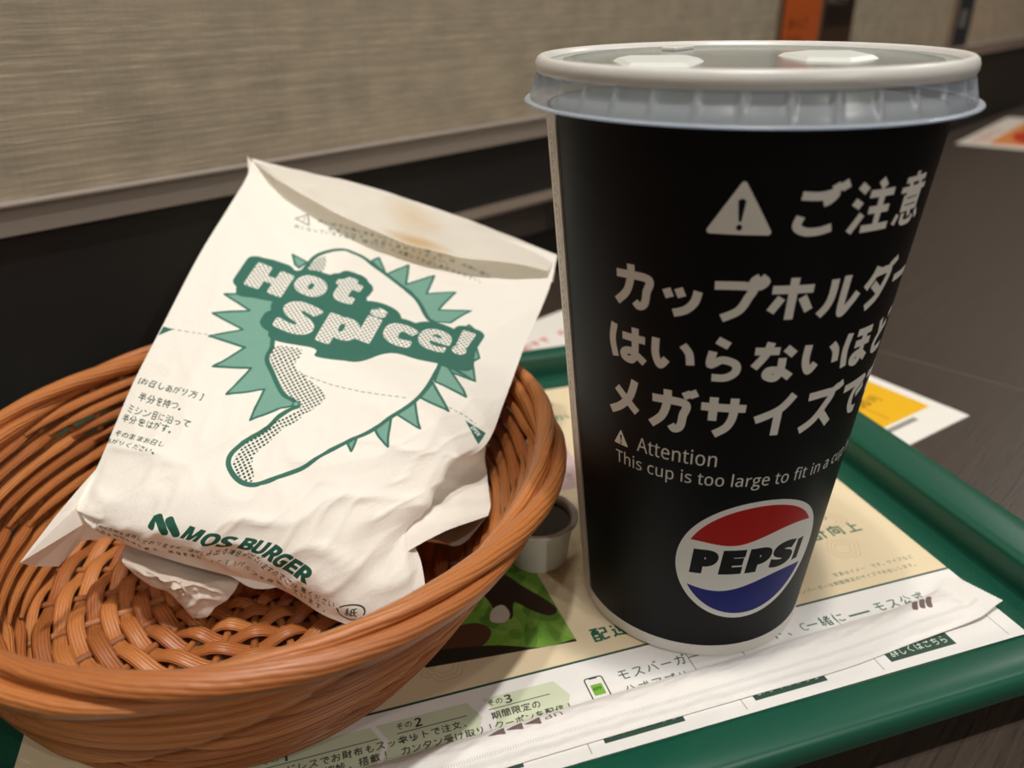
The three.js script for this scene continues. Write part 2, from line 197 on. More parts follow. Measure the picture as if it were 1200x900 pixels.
// ================================================================== SETTING
{
  const room = { x0: -1.9, x1: 3.6, z0: -0.392, z1: 3.0 }, W = room.x1 - room.x0, D = room.z1 - room.z0, cx = (room.x0 + room.x1) / 2, cz = (room.z0 + room.z1) / 2;
  const at = (g, x, y, z) => g.translate(x, y, z);
  struct('floor', at(boxUV(W + 0.4, 0.1, D + 0.4), cx, -0.05, cz), M.floor);
  struct('ceiling', at(boxUV(W + 0.4, 0.1, D + 0.4), cx, CEIL + 0.05, cz), M.ceiling);
  struct('wall_left', at(boxUV(0.1, CEIL, D + 0.2), room.x0 - 0.05, CEIL / 2, cz), M.plaster);
  struct('wall_right', at(boxUV(0.1, CEIL, D + 0.2), room.x1 + 0.05, CEIL / 2, cz), M.plaster);
  struct('wall_front', at(boxUV(W + 0.2, CEIL, 0.1), cx, CEIL / 2, room.z1 + 0.05), M.plaster);
  // back wall: woven vinyl wallpaper above the ledge, black laminate below it
  const rows = Array.from({ length: 640 }, () => 0); const r = rng(5); for (let i = 0; i < rows.length; i++) rows[i] = r();
  const weave = (u, v) => {
    const row = Math.floor(v * 300), col = Math.floor(u * 340), fy = Math.abs((v * 300) % 1 - 0.5) * 2, fx = Math.abs((u * 340) % 1 - 0.5) * 2;
    const slub = tileNoise(u + row * 0.137, (row * 0.61803) % 1, 16, 1) * 0.5 + 0.5, warp = tileNoise((col * 0.61803) % 1, v, 3, 18) * 0.5 + 0.5;
    return 0.62 * (1 - fy * fy) * (0.45 + 0.9 * slub * rows[row % 640]) + 0.2 * (1 - fx * fx) * (0.7 + 0.3 * warp) + 0.05 * rows[(col * 7) % 640];
  };
  const colour = dataTexture(1024, 1024, (u, v) => { const h = weave(u, v), k = 0.72 + 0.46 * h + 0.05 * tileNoise(u, v, 8, 8); return [clamp(188 * k, 0, 255), clamp(175 * k, 0, 255), clamp(152 * k, 0, 255)]; }, true);
  const relief = dataTexture(1024, 1024, (u, v) => [clamp(255 * weave(u, v), 0, 255)]);
  for (const t of [colour, relief]) t.repeat.set(1 / 0.26, 1 / 0.24);
  const wallpaper = std({ map: colour, bumpMap: relief, bumpScale: 0.0004, roughness: 0.75 });
  const ledgeY = Y0 + 0.108;
  const back = new THREE.Group(); back.name = 'wall_back'; back.userData.kind = 'structure'; scene.add(back);
  part('wallpaper', at(boxUV(W + 0.2, CEIL - ledgeY, 0.1), cx, (CEIL + ledgeY) / 2, room.z0 - 0.05), wallpaper, back);
  part('lower_panel', at(boxUV(W + 0.2, ledgeY, 0.1), cx, ledgeY / 2, room.z0 - 0.047), M.black, back);
  const ledgeMat = std({ color: srgb(152, 141, 131), roughness: 0.5, bumpMap: fibre, bumpScale: 0.00006 });
  const s = new THREE.Shape(); // ledge section: a flat band with a small rounded lip on top
  s.moveTo(0, 0); s.lineTo(0.0065, 0); s.lineTo(0.007, 0.0005); s.lineTo(0.007, 0.0115); s.quadraticCurveTo(0.0088, 0.0118, 0.0088, 0.0132); s.quadraticCurveTo(0.0088, 0.0145, 0.0075, 0.0145); s.lineTo(0, 0.0145); s.closePath();
  const geo = new THREE.ExtrudeGeometry(s, { depth: W, bevelEnabled: false, curveSegments: 4 }); geo.applyMatrix4(new THREE.Matrix4().makeBasis(new THREE.Vector3(0, 0, 1), new THREE.Vector3(0, 1, 0), new THREE.Vector3(-1, 0, 0))); geo.translate(room.x1, Y0 + 0.0935, room.z0 - 0.0005);
  struct('trim_1', geo, ledgeMat);
}
// unseen ceiling downlights, the last two of them added fill
LAMPS.forEach(([x, z, cd], i) => {
  const names = ['unseen ceiling downlight over the front edge, lighting the tray', 'unseen ceiling downlight by the wallpapered wall, lighting the wall and basket', 'unseen ceiling downlight in front of the table joint, lighting the room', 'unseen ceiling downlight over the far right table, lighting the far wall', 'unseen ceiling downlight in the left part, lighting the room', 'unseen added fill downlight behind the seat, brightening the cup front', 'unseen added fill downlight far in front, brightening the cup lettering'];
  const t = thing('unseen_ceiling_downlight', names[i], 'ceiling light', [x, CEIL, z]);
  part('trim_ring', new THREE.LatheGeometry([[0.04, 0], [0.041, -0.004], [0.052, -0.005], [0.055, -0.003], [0.055, 0]].map((p) => new THREE.Vector2(...p)), 32), M.white, t);
  part('lens', new THREE.CylinderGeometry(0.04, 0.04, 0.002, 32).translate(0, -0.001, 0), std({ color: 0x000000, emissive: new THREE.Color(...WARM), emissiveIntensity: 9 }), t);
  const l = new THREE.SpotLight(new THREE.Color(...WARM), cd, 0, 1.35, 0.4, 2);
  l.name = 'unseen_downlight_beam'; l.position.set(x, CEIL - 0.02, z); l.target.position.set(x, 0, z); l.castShadow = true; l.shadow.radius = 1.7; scene.add(l, l.target);
});

// ================================================================== TABLES
const TABLE = Y0 - 0.008;
{
  const grainA = (u, v) => { const y = v * 90, k = tileNoise(u, v, 3, 160) * 0.5 + tileNoise(u + 0.3, v, 7, 420) * 0.5, pore = smooth(tileNoise(u + 0.6, v, 26, 520), 0.35, 0.7); return [k, pore, y]; };
  const wood = dataTexture(1024, 1024, (u, v) => { const [k, pore] = grainA(u, v), s = 1 + 0.16 * k - 0.22 * pore; return [clamp(62 * s, 0, 255), clamp(51 * s, 0, 255), clamp(43 * s, 0, 255)]; }, true);
  const relief = dataTexture(1024, 1024, (u, v) => { const [k, pore] = grainA(u, v); return [clamp(170 + 30 * k - 110 * pore, 0, 255)]; });
  for (const t of [wood, relief]) t.repeat.set(1 / 0.6, 1 / 0.35);
  const top = std({ map: wood, bumpMap: relief, bumpScale: 0.00012, roughness: 0.42 });
  const edge = std({ color: srgb(92, 78, 66), roughness: 0.5 }), iron = std({ color: srgb(40, 38, 37), roughness: 0.5, metalness: 0.6 });
  const makeTable = (x0, x1, label) => {
    const z0 = -0.383, z1 = 0.25, w = x1 - x0, t = thing('restaurant_table', label, 'table', [(x0 + x1) / 2, 0, (z0 + z1) / 2]);
    part('tabletop', boxUV(w - 0.0022, 0.027, z1 - z0 - 0.002).translate(0, TABLE - 0.0135, 0), top, t);
    for (const s of [-1, 1]) part('edge_band', rounded(0.0012, 0.0262, z1 - z0, 0.0005).translate(s * (w / 2 - 0.0006), TABLE - 0.0132, 0), edge, t);
    part('column', new THREE.CylinderGeometry(0.035, 0.035, TABLE - 0.037, 24).translate(0, 0.01 + (TABLE - 0.037) / 2, 0), iron, t);
    part('foot_plate', new THREE.LatheGeometry([[0, 0], [0.2, 0], [0.2, 0.006], [0.05, 0.018], [0, 0.02]].map((p) => new THREE.Vector2(...p)), 40), iron, t);
  };
  makeTable(-0.42, 0.4497, 'dark brown wood grain restaurant table that carries the green tray');
  makeTable(0.4501, 1.72, 'dark brown wood grain restaurant table beyond the joint, with the red and orange leaflet');
}

// ================================================================== POWER OUTLET STRIP on the wall
{
  const t = thing('outlet_strip', 'dark power outlet strip with a light top edge on the black wall panel', 'power strip', [0.56, Y0 + 0.028, -0.388]);
  const w = 0.5;
  part('housing', rounded(w, 0.0225, 0.014, 0.002).translate(0, 0.01125, 0.004), std({ color: srgb(58, 51, 46), roughness: 0.45 }), t);
  part('top_edge', rounded(w, 0.0035, 0.017, 0.001).translate(0, 0.0243, 0.0055), std({ color: srgb(128, 114, 102), roughness: 0.4, metalness: 0.2 }), t, 'light grey brown top edge');
  const dark = std({ color: srgb(16, 15, 15), roughness: 0.5 }), face = std({ color: srgb(40, 36, 33), roughness: 0.4 });
  for (const x of [-0.135, -0.105, -0.055, 0.0, 0.07]) { const f = part('socket', rounded(0.019, 0.017, 0.003, 0.001).translate(x, 0.0115, 0.0115), face, t); for (const d of [-0.004, 0.004]) part('slot', rounded(0.0018, 0.008, 0.0008, 0.0003).translate(x + d, 0.012, 0.0131), dark, f); }
}

// ================================================================== POSTERS standing on the ledge
{
  const card = (name, label, x, w, h, draw, lean = 0.0) => {
    const t = thing(name, label, 'poster', [x, Y0 + 0.1085, -0.3905]);
    const tex = canvasTexture(256, 512, draw);
    const g = new THREE.BoxGeometry(w, h, 0.003).translate(0, h / 2, 0.0016);
    part('board', g, std({ color: srgb(120, 98, 76), roughness: 0.6 }), t);
    part('print', new THREE.PlaneGeometry(w - 0.001, h - 0.001).translate(0, h / 2, 0.0033), std({ map: tex, roughness: 0.4 }), t);
    return t;
  };
  card('menu_poster', 'orange poster with a white disc standing on the wall ledge', 0.795, 0.082, 0.2, (c, w, h) => {
    c.fillStyle = 'rgb(196,92,38)'; c.fillRect(0, 0, w, h); c.fillStyle = 'rgb(60,40,28)'; c.fillRect(0, 0, 14, h); c.fillStyle = 'rgb(214,205,186)'; c.beginPath(); c.arc(132, 312, 26, 0, 7); c.fill();
    c.fillStyle = 'rgb(214,150,105)'; for (let k = 0; k < 3; k++) line(c, ['おいしさ', 'モスの', 'バーガー'][k], 50, 380 + k * 40, 30, { weight: 0.09 });
    c.fillRect(60, 500, 140, 3);
  });
  card('menu_poster', 'dark brown poster with pale vertical lettering standing beside the orange poster', 0.878, 0.076, 0.2, (c, w, h) => {
    c.fillStyle = 'rgb(66,46,34)'; c.fillRect(0, 0, w, h); c.fillStyle = 'rgb(28,20,16)'; c.fillRect(20, 300, 216, 110); c.strokeStyle = 'rgb(190,176,160)';
    for (let k = 0; k < 5; k++) for (let j = 0; j < 3; j++) glyph(c, 'モスの味はおいしさから'[(k * 3 + j) % 11], 30 + k * 42, 258 + j * 34, 26, 30, 0.1);
    c.fillStyle = 'rgb(130,40,30)'; c.fillRect(90, 452, 166, 60);
  });
  card('menu_poster', 'narrow navy and grey poster at the far end of the ledge', 1.281, 0.068, 0.19, (c, w, h) => {
    c.fillStyle = 'rgb(150,142,128)'; c.fillRect(0, 0, w, h); c.fillStyle = 'rgb(52,60,66)'; c.fillRect(30, 0, 200, 330); c.strokeStyle = 'rgb(200,192,180)';
    for (let j = 0; j < 4; j++) glyph(c, 'カフェ'[j % 2], 70, 60 + j * 66, 110, 56, 0.1);
    c.fillStyle = 'rgb(34,44,54)'; c.fillRect(10, 340, 236, 172); c.fillStyle = 'rgb(120,122,120)'; c.fillRect(70, 385, 90, 60);
  });
}

// ================================================================== LEAFLETS on the tables
{
  const leaf = (name, label, cx, cz, turn, w, d, draw, tw, th) => {
    const t = thing(name, label, 'menu card', [cx, TABLE, cz], turn);
    part('sheet', rounded(w, 0.0007, d, 0.0003).translate(0, 0.00036, 0), M.white, t);
    part('print', new THREE.PlaneGeometry(w - 0.001, d - 0.001).rotateX(-Math.PI / 2).translate(0, 0.00078, 0), std({ map: canvasTexture(tw, th, draw), roughness: 0.3 }), t);
  };
  // yellow card: its local x runs from the tray towards the free corner
  const e1 = Math.atan2(0.0544, 0.0107);                                  // direction of the long edge in plan
  const P = [0.4015, -0.0778], ux = [0.193, -0.981], uz = [-0.975, -0.217];
  leaf('menu_card', 'white card with a yellow price panel on the table beside the tray rim', P[0] + ux[0] * 0.075 + uz[0] * 0.034, P[1] + ux[1] * 0.075 + uz[1] * 0.034, Math.atan2(-uz[1], uz[0]) , 0.068, 0.15, (c, w, h) => {
    c.fillStyle = 'rgb(248,246,240)'; c.fillRect(0, 0, w, h);
    c.fillStyle = 'rgb(244,190,22)'; c.fillRect(w * 0.1, h * 0.107, w * 0.9, h * 0.9);
    c.fillStyle = 'rgb(150,148,144)'; c.fillRect(w * 0.36, h * 0.074, w * 0.4, h * 0.02);
    c.fillStyle = c.strokeStyle = 'rgb(128,92,24)'; c.save(); c.translate(w * 0.46, h * 0.27); c.rotate(Math.PI); c.font = 'bold 46px sans-serif'; c.fillText('130', -60, 36); glyph(c, '円', 24, 2, 36, 36, 0.1); c.restore();
    c.fillStyle = 'rgb(226,150,40)'; c.fillRect(w * 0.52, h * 0.13, w * 0.02, h * 0.3);
  }, 360, 800);
  leaf('menu_leaflet', 'white leaflet with a red and orange food picture on the farther table', 1.365, -0.245, 0.06, 0.31, 0.21, (c, w, h) => {
    c.fillStyle = 'rgb(240,230,218)'; c.fillRect(0, 0, w, h);
    const blob = (x, y, rx, ry, col) => { c.fillStyle = col; c.beginPath(); c.ellipse(x, y, rx, ry, 0, 0, 7); c.fill(); };
    c.fillStyle = 'rgb(238,150,80)'; c.fillRect(w * 0.08, h * 0.16, w * 0.84, h * 0.74); blob(w * 0.4, h * 0.42, w * 0.26, h * 0.2, 'rgb(206,50,30)'); blob(w * 0.62, h * 0.5, w * 0.2, h * 0.22, 'rgb(160,140,40)'); blob(w * 0.3, h * 0.62, w * 0.16, h * 0.14, 'rgb(226,120,50)'); blob(w * 0.7, h * 0.3, w * 0.14, h * 0.1, 'rgb(220,110,90)');
    c.strokeStyle = 'rgb(196,60,40)'; line(c, 'モスのバーガー', w * 0.1, h * 0.04, h * 0.09, { weight: 0.12 });
  }, 512, 360);
  leaf('menu_leaflet', 'white leaflet with small red lettering lying behind the far tray rim', 0.345, -0.297, -0.03, 0.16, 0.055, (c, w, h) => {
    c.fillStyle = 'rgb(246,242,234)'; c.fillRect(0, 0, w, h); c.strokeStyle = 'rgb(206,70,66)'; line(c, 'おすすめのサイズで', w * 0.26, h * 0.42, h * 0.14, { weight: 0.13 });
  }, 768, 264);
}

// ================================================================== TRAY, set by its mat: local x along the mat, z towards the viewer
const TRAY = { at: [0.1332, Y0, -0.1133], turn: -Math.atan2(0.4748, 0.8801) };
{
  const t = thing('serving_tray', 'glossy dark green plastic serving tray under the paper mat', 'tray', TRAY.at, TRAY.turn);
  const ring = (x0, x1, z0, z1, r, y) => { const p = [], n = 12; [[x1 - r, z1 - r, 0], [x0 + r, z1 - r, 1], [x0 + r, z0 + r, 2], [x1 - r, z0 + r, 3]].forEach(([cx, cz, q]) => { for (let k = 0; k <= n; k++) { const a = (q + k / n) * Math.PI / 2; p.push([cx + r * Math.cos(a), y, cz + r * Math.sin(a)]); } }); return p; };
  const I = [-0.168, 0.1565, -0.1925, 0.0398], O = [-0.1905, 0.179, -0.2035, 0.0545];
  const mix = (k, r, y) => ring(lerp(I[0], O[0], k), lerp(I[1], O[1], k), lerp(I[2], O[2], k), lerp(I[3], O[3], k), r, y);
  const loft = (rings, uv) => { const n = rings[0].length, pos = [], uvs = [], idx = []; for (const R of rings) for (let k = 0; k <= n; k++) { const q = R[k % n]; pos.push(...q); uvs.push(q[0], q[2]); } for (let j = 0; j < rings.length - 1; j++) for (let k = 0; k < n; k++) { const a = j * (n + 1) + k, b = a + n + 1; idx.push(a, a + 1, b, a + 1, b + 1, b); } const g = new THREE.BufferGeometry(); g.setAttribute('position', new THREE.Float32BufferAttribute(pos, 3)); g.setAttribute('uv', new THREE.Float32BufferAttribute(uvs, 2)); g.setIndex(idx); g.computeVertexNormals(); return g; };
  const relief = leather.clone(); relief.repeat.set(1 / 0.05, 1 / 0.05); relief.needsUpdate = true;
  const green = phys({ color: srgb(16, 82, 63), roughness: 0.36 }), floorGreen = phys({ color: srgb(17, 86, 66), roughness: 0.42, bumpMap: relief, bumpScale: 0.0004 });
  part('rim', loft([mix(-0.04, 0.012, -0.0006), mix(-0.01, 0.0125, 0.0002), mix(0.0, 0.013, 0.0015), mix(0.03, 0.0135, 0.0095), mix(0.08, 0.014, 0.0113), mix(0.2, 0.015, 0.0119), mix(0.55, 0.0175, 0.0124), mix(0.85, 0.02, 0.012), mix(0.96, 0.021, 0.0105), mix(1, 0.0215, 0.008), mix(0.99, 0.0215, 0.0046), mix(0.93, 0.021, 0.0042), mix(0.88, 0.0205, 0.0075), mix(0.5, 0.018, 0.0095), mix(0.12, 0.015, 0.0088), mix(0.05, 0.014, -0.0036)]), green, t);
  const c = (y) => ring(-0.006, -0.0055, -0.0784, -0.0776, 0.0001, y);
  part('tray_floor', loft([c(-0.0004), mix(-0.6, 0.012, -0.0004), mix(-0.04, 0.012, -0.0004), mix(-0.04, 0.012, -0.0034), mix(-1.2, 0.012, -0.0034), c(-0.0034)]), floorGreen, t, 'textured tray floor');
  const foot = (k, y) => mix(k, 0.012, y);
  part('foot_ring', loft([foot(-1.3, -0.003), foot(-1.3, -0.0076), foot(-1.5, -0.0079), foot(-1.7, -0.0076), foot(-1.7, -0.003)]), green, t);
}

// ================================================================== PAPER TRAY MAT (A4, printed); canvas in tenths of millimetres
{
  const X0 = -152.5, Z0 = -176.5, W = 297, H = 210, S = 2048 / W;
  const tex = canvasTexture(2048, Math.round(H * S), (c, w, h) => {
    c.scale(S, S); c.translate(-X0, -Z0);
    c.fillStyle = 'rgb(247,245,242)'; c.fillRect(X0, Z0, W, H);
    c.fillStyle = 'rgb(240,222,186)'; c.fillRect(X0, Z0, W, -Z0);
    const r = rng(77);
    c.strokeStyle = 'rgba(208,184,140,0.55)'; c.lineWidth = 0.35;                          // map-like contour lines printed on the beige field
    for (let k = 0; k < 46; k++) { const x = lerp(-60, 140, r()), y = lerp(-80, -4, r()); for (let j = 1; j < 4; j++) { c.beginPath(); for (let a = 0; a <= 24; a++) { const q = a / 24 * 6.283, R = (1.6 + j * 1.7) * (1 + 0.25 * n2(x + Math.cos(q), y + Math.sin(q))); a ? c.lineTo(x + R * Math.cos(q), y + R * 0.8 * Math.sin(q)) : c.moveTo(x + R, y); } c.stroke(); } }
    // upper half of the sheet: pale photographs and lettering behind the cups
    c.fillStyle = 'rgb(216,190,190)'; c.fillRect(20, -128, 26, 40); c.fillStyle = 'rgb(240,226,222)'; c.fillRect(24, -118, 18, 8); c.strokeStyle = 'rgb(120,84,88)'; line(c, 'モスの味', 23, -106, 4.4); line(c, 'おいしさ', 23, -99, 4.4);
    c.strokeStyle = 'rgb(70,130,90)'; line(c, 'モスのおいしさ', 30, -150, 6, { weight: 0.12 }); line(c, 'モスの品', 34, -164, 5);
    // photograph of leaves and hands in the green panel
    c.save(); poly(c, '-60,-62 5,-60 7.6,-8 -40,-12 -64,-40'); c.clip();
    c.fillStyle = 'rgb(126,176,64)'; c.fillRect(-70, -70, 90, 70);
    for (let k = 0; k < 120; k++) { const x = lerp(-62, 12, r()), y = lerp(-64, -6, r()); c.fillStyle = ['rgba(98,148,44,0.55)', 'rgba(150,196,84,0.5)', 'rgba(70,112,34,0.5)', 'rgba(176,206,110,0.35)'][k % 4]; c.beginPath(); c.ellipse(x, y, 2 + 5 * r(), 1 + 2.4 * r(), r() * 3, 0, 7); c.fill(); }
    c.fillStyle = 'rgb(58,38,30)'; softPoly(c, '-16,-44 -6,-46 -1,-38 5,-28 6.5,-23 3,-21.5 -2,-26 -6,-31 -9,-24 -13,-27 -14,-34'); c.fill();
    c.fillStyle = 'rgb(226,214,196)'; softPoly(c, '-14,-30 -10,-31 -9,-26 -12,-23 -16,-25'); c.fill();
    c.fillStyle = 'rgb(96,62,44)'; softPoly(c, '-34,-24 -22,-26 -17,-21 -22,-15 -36,-12'); c.fill();
    c.fillStyle = 'rgb(44,40,32)'; softPoly(c, '-44,-18 -20,-15 -4,-9 8,-9 8,-6 -50,-6'); c.fill(); c.restore();
    const green = 'rgb(28,92,72)';
    c.strokeStyle = green; line(c, '配達設計向上', 12.6, -11.6, 6, { weight: 0.12, pitch: 7 });
    line(c, '設計向上', 103.2, -33.4, 6.2, { weight: 0.11, pitch: 7.4 }); line(c, 'モスの', 112.6, -40.2, 3.4);
    c.strokeStyle = 'rgba(90,104,84,0.9)'; line(c, '写真はイメージです。サイズなど', 104, -10, 1.9, { pitch: 2.25 }); line(c, 'ハンバーガーは期間限定のサイズでお出しします。', 86, -6.2, 1.9, { pitch: 2.2 });
    c.fillStyle = 'rgb(38,74,58)'; c.fillRect(X0, -0.35, W, 0.75);
    // three steps
    c.fillStyle = 'rgb(216,226,196)';
    for (const [a, b, top] of [[-152, -95, 4], [-93, -59.5, 4.6], [-58, -31.5, 4.6], [-27, -5, 4.8]]) { poly(c, [[a, top], [b, top], [b + 3, top + 6.2], [b, 17.4], [a, 17.4], [a + 3, top + 6.2]]); c.fill(); }
    const ink = 'rgb(52,56,50)'; c.strokeStyle = c.fillStyle = ink;
    const step = (n, x, w, a, b) => { line(c, 'その', x, 5.6, 2.3, { pitch: 2.4 }); c.font = 'bold 4.2px sans-serif'; c.fillText(n, x + 5.2, 8.3); c.fillRect(x, 8.9, w, 0.22); line(c, a, x, 10, 2.75, { pitch: 3, weight: 0.1 }); line(c, b, x, 13.6, 2.75, { pitch: 3, weight: 0.1 }); };
    step('1', -89, 31, 'カードレスでお財布もスッキリ！', ''); step('2', -52.6, 20, 'ネットで注文、', 'カンタン受け取り！'); step('3', -26, 18.5, '期間限定の', 'クーポンを配信！');
    line(c, 'ポイントカード機能、搭載！', -94, 13.4, 2.75, { pitch: 3, weight: 0.1 }); line(c, 'モスポイントもたまる。', -80, 18.4, 2.4, { pitch: 2.6 });
    // second row of the mat
    c.strokeStyle = 'rgb(66,84,76)'; line(c, 'モスバーガー', 14, 7, 4, { pitch: 4.7, weight: 0.09 }); line(c, '公式アプリ', 14, 13, 3.6, { pitch: 4.3 });
    c.fillStyle = 'rgb(120,130,124)'; for (const x of [37.5, 54.6, 91]) c.fillRect(x, 6.4, 0.25, 9);
    c.strokeStyle = 'rgb(66,96,82)'; line(c, 'ピット、C一緒に', 56.5, 6.6, 4.4, { pitch: 5.1, weight: 0.095 }); c.fillStyle = 'rgb(60,96,80)'; c.fillRect(96, 9, 8, 0.7); line(c, 'モス公式', 106.4, 6.6, 4.2, { pitch: 5.2, weight: 0.1 });
    // phone icon
    c.strokeStyle = 'rgb(40,60,48)'; c.lineWidth = 0.35; c.beginPath(); c.roundRect(3.8, 7.2, 5.6, 12, 0.8); c.stroke(); c.fillStyle = 'rgb(40,60,48)'; c.fillRect(5.4, 7.2, 2.4, 0.5); c.fillStyle = 'rgb(124,184,62)'; c.beginPath(); c.roundRect(4.8, 9.8, 3.6, 4, 0.4); c.fill(); c.fillStyle = 'rgb(40,80,40)'; c.font = 'bold 1.5px sans-serif'; c.fillText('APP', 5.1, 12.4);
    // dark green banners along the lower edge
    for (const x of [-93.5, -46.5, 1.2, 48.2, 95.4]) { c.fillStyle = 'rgb(40,74,60)'; c.fillRect(x, 24.6, 24.4, 5); c.strokeStyle = 'rgb(236,240,230)'; line(c, '詳しくはこちら', x + 1.6, 25.4, 2.9, { pitch: 3.1, weight: 0.1 }); c.fillStyle = 'rgb(150,150,146)'; c.fillRect(x + 42.9, 22.5, 0.25, 9); }
  });
  const g = boxUV(W / 1000, 0.0003, H / 1000);
  const t = thing('tray_mat', 'printed paper mat, beige above and white below, lying on the tray', 'tray mat', TRAY.at, TRAY.turn);
  part('sheet', g.translate((X0 + W / 2) / 1000, -0.00016, (Z0 + H / 2) / 1000), M.paper, t);
  const face = new THREE.PlaneGeometry(W / 1000, H / 1000).rotateX(-Math.PI / 2).translate((X0 + W / 2) / 1000, 0.00006, (Z0 + H / 2) / 1000);
  part('print', face, std({ map: tex, roughness: 0.55 }), t);
}

// ================================================================== STRAW in its paper sleeve; local frame of the mat
{
  const t = thing('straw_sleeve', 'long white paper straw sleeve with crimped edges across the mat', 'straw', TRAY.at, TRAY.turn);
  const up = [[-110, 18.6], [-57, 17.4], [0, 15.3], [46, 14.2], [87, 12.2], [112, 11.4], [133, 8.8], [144, 5.6]], lo = [[-110, 29.6], [-57, 29.2], [0, 28.3], [46, 28], [81, 27.7], [113, 25.2], [134, 24.4], [146, 21.4]];
  const onLine = (L, x) => { let i = 0; while (i < L.length - 2 && L[i + 1][0] < x) i++; const k = (x - L[i][0]) / (L[i + 1][0] - L[i][0]), g = (j) => L[clamp(j, 0, L.length - 1)][1]; return catmull(g(i - 1), g(i), g(i + 1), g(i + 2), k); };
  const tex = canvasTexture(2048, 160, (c, w, h) => {
    const S = 2048 / 256; c.scale(S, S); c.fillStyle = 'rgb(246,243,239)'; c.fillRect(0, 0, 256, 20);
    c.save(); c.translate(110, 0); c.fillStyle = c.strokeStyle = 'rgb(126,106,104)'; c.lineJoin = 'round'; c.lineWidth = 0.5;
    for (const x of [-28.9, -23.7, -18.4]) { poly(c, [[x, 5.0], [x + 4.4, 2.6], [x + 4.2, 7]]); c.fill(); c.stroke(); }
    c.save(); c.translate(-6.9, 2.6); c.rotate(Math.PI); c.font = '4.6px sans-serif'; c.fillText('UP', 0, 0); c.restore();
    c.save(); c.translate(119.4, 5.6); c.rotate(Math.PI + 0.1); for (const [dx, k] of [[-3, 0.7], [0, 1], [3, 1]]) { c.lineWidth = 2; c.lineCap = 'round'; c.beginPath(); c.moveTo(dx - 1.9, 2.8); c.quadraticCurveTo(dx + 0.4, 2.8 - 3 * k, dx + 1.5, -2.8); c.stroke(); } c.restore();
    c.restore(); c.strokeStyle = 'rgba(170,166,160,0.75)'; c.lineWidth = 0.14; for (let x = 0; x < 250; x += 0.72) { c.beginPath(); c.moveTo(x, 12.9); c.lineTo(x + 0.1, 14.3); c.stroke(); }  // grey ticks put the shade of the crimp ridges into the colour
  });
  const relief = dataTexture(1024, 64, (u, v) => { const band = smooth(v, 0.03, 0.05) * (1 - smooth(v, 0.13, 0.15)), end = smooth(u, 0.963, 0.967); return [clamp(128 + 60 * band * Math.sin(u * 256 / 0.72 * 6.283) + 70 * end * Math.sin((u * 256) / 1.5 * 6.283) + 10 * tileNoise(u, v, 60, 6), 0, 255)]; });
  const paper = std({ map: tex, bumpMap: relief, bumpScale: 0.0002, roughness: 0.6 });
  const xs = (u) => lerp(-110, 146, u);
  const top = (u, w, lift) => {
    const x = xs(u), a = onLine(up, Math.min(x, 144)), b = onLine(lo, x), skew = smooth(u, 0.9, 1) * (1 - w) * -3.6;
    const zig = u > 0.999 ? 0.9 * (((w * 16) % 1) - 0.5) : 0, z = lerp(a, b, w);
    const bulge = Math.pow(Math.max(0, Math.sin(Math.PI * clamp(w / 0.86, 0, 1))), 0.8) * (1 - smooth(u, 0.93, 0.965));
    const raise = 2.6 * Math.pow(smooth(u, 0.86, 1), 1.3) * (0.35 + 0.65 * w) + 1.3 * Math.exp(-Math.pow((x - 113) / 7, 2)) * Math.sin(Math.PI * w);
    const wr = 0.25 * n2(x * 0.09, w * 3) + 0.2 * n2b(x * 0.22, w * 5);
    const tip = smooth(u, 0.955, 1) * 1.6 * Math.sin(w * Math.PI);
    return [(x + skew + zig) / 1000, (0.5 + 2.7 * bulge + raise + (bulge > 0.05 ? wr * 0.7 : 0) + tip * 0 + lift) / 1000, z / 1000];
  };
  const nu = 220, nv = 32, v = [(u, w) => top(u, w, 0), (u, w) => { const p = top(u, w, 0); p[1] = Math.max(0.00015, p[1] - (0.2 + 2.2 * Math.pow(Math.max(0, Math.sin(Math.PI * clamp(w / 0.86, 0, 1))), 0.8) * (1 - smooth(u, 0.93, 0.965))) / 1000); return p; }];
  part('sleeve_front', gridGeometry(nu, nv, v[0], (u, w) => [u, 1 - w]), paper, t, 'printed front of the sleeve');
  part('sleeve_back', gridGeometry(nu, 8, v[1]), M.paper, t);
}

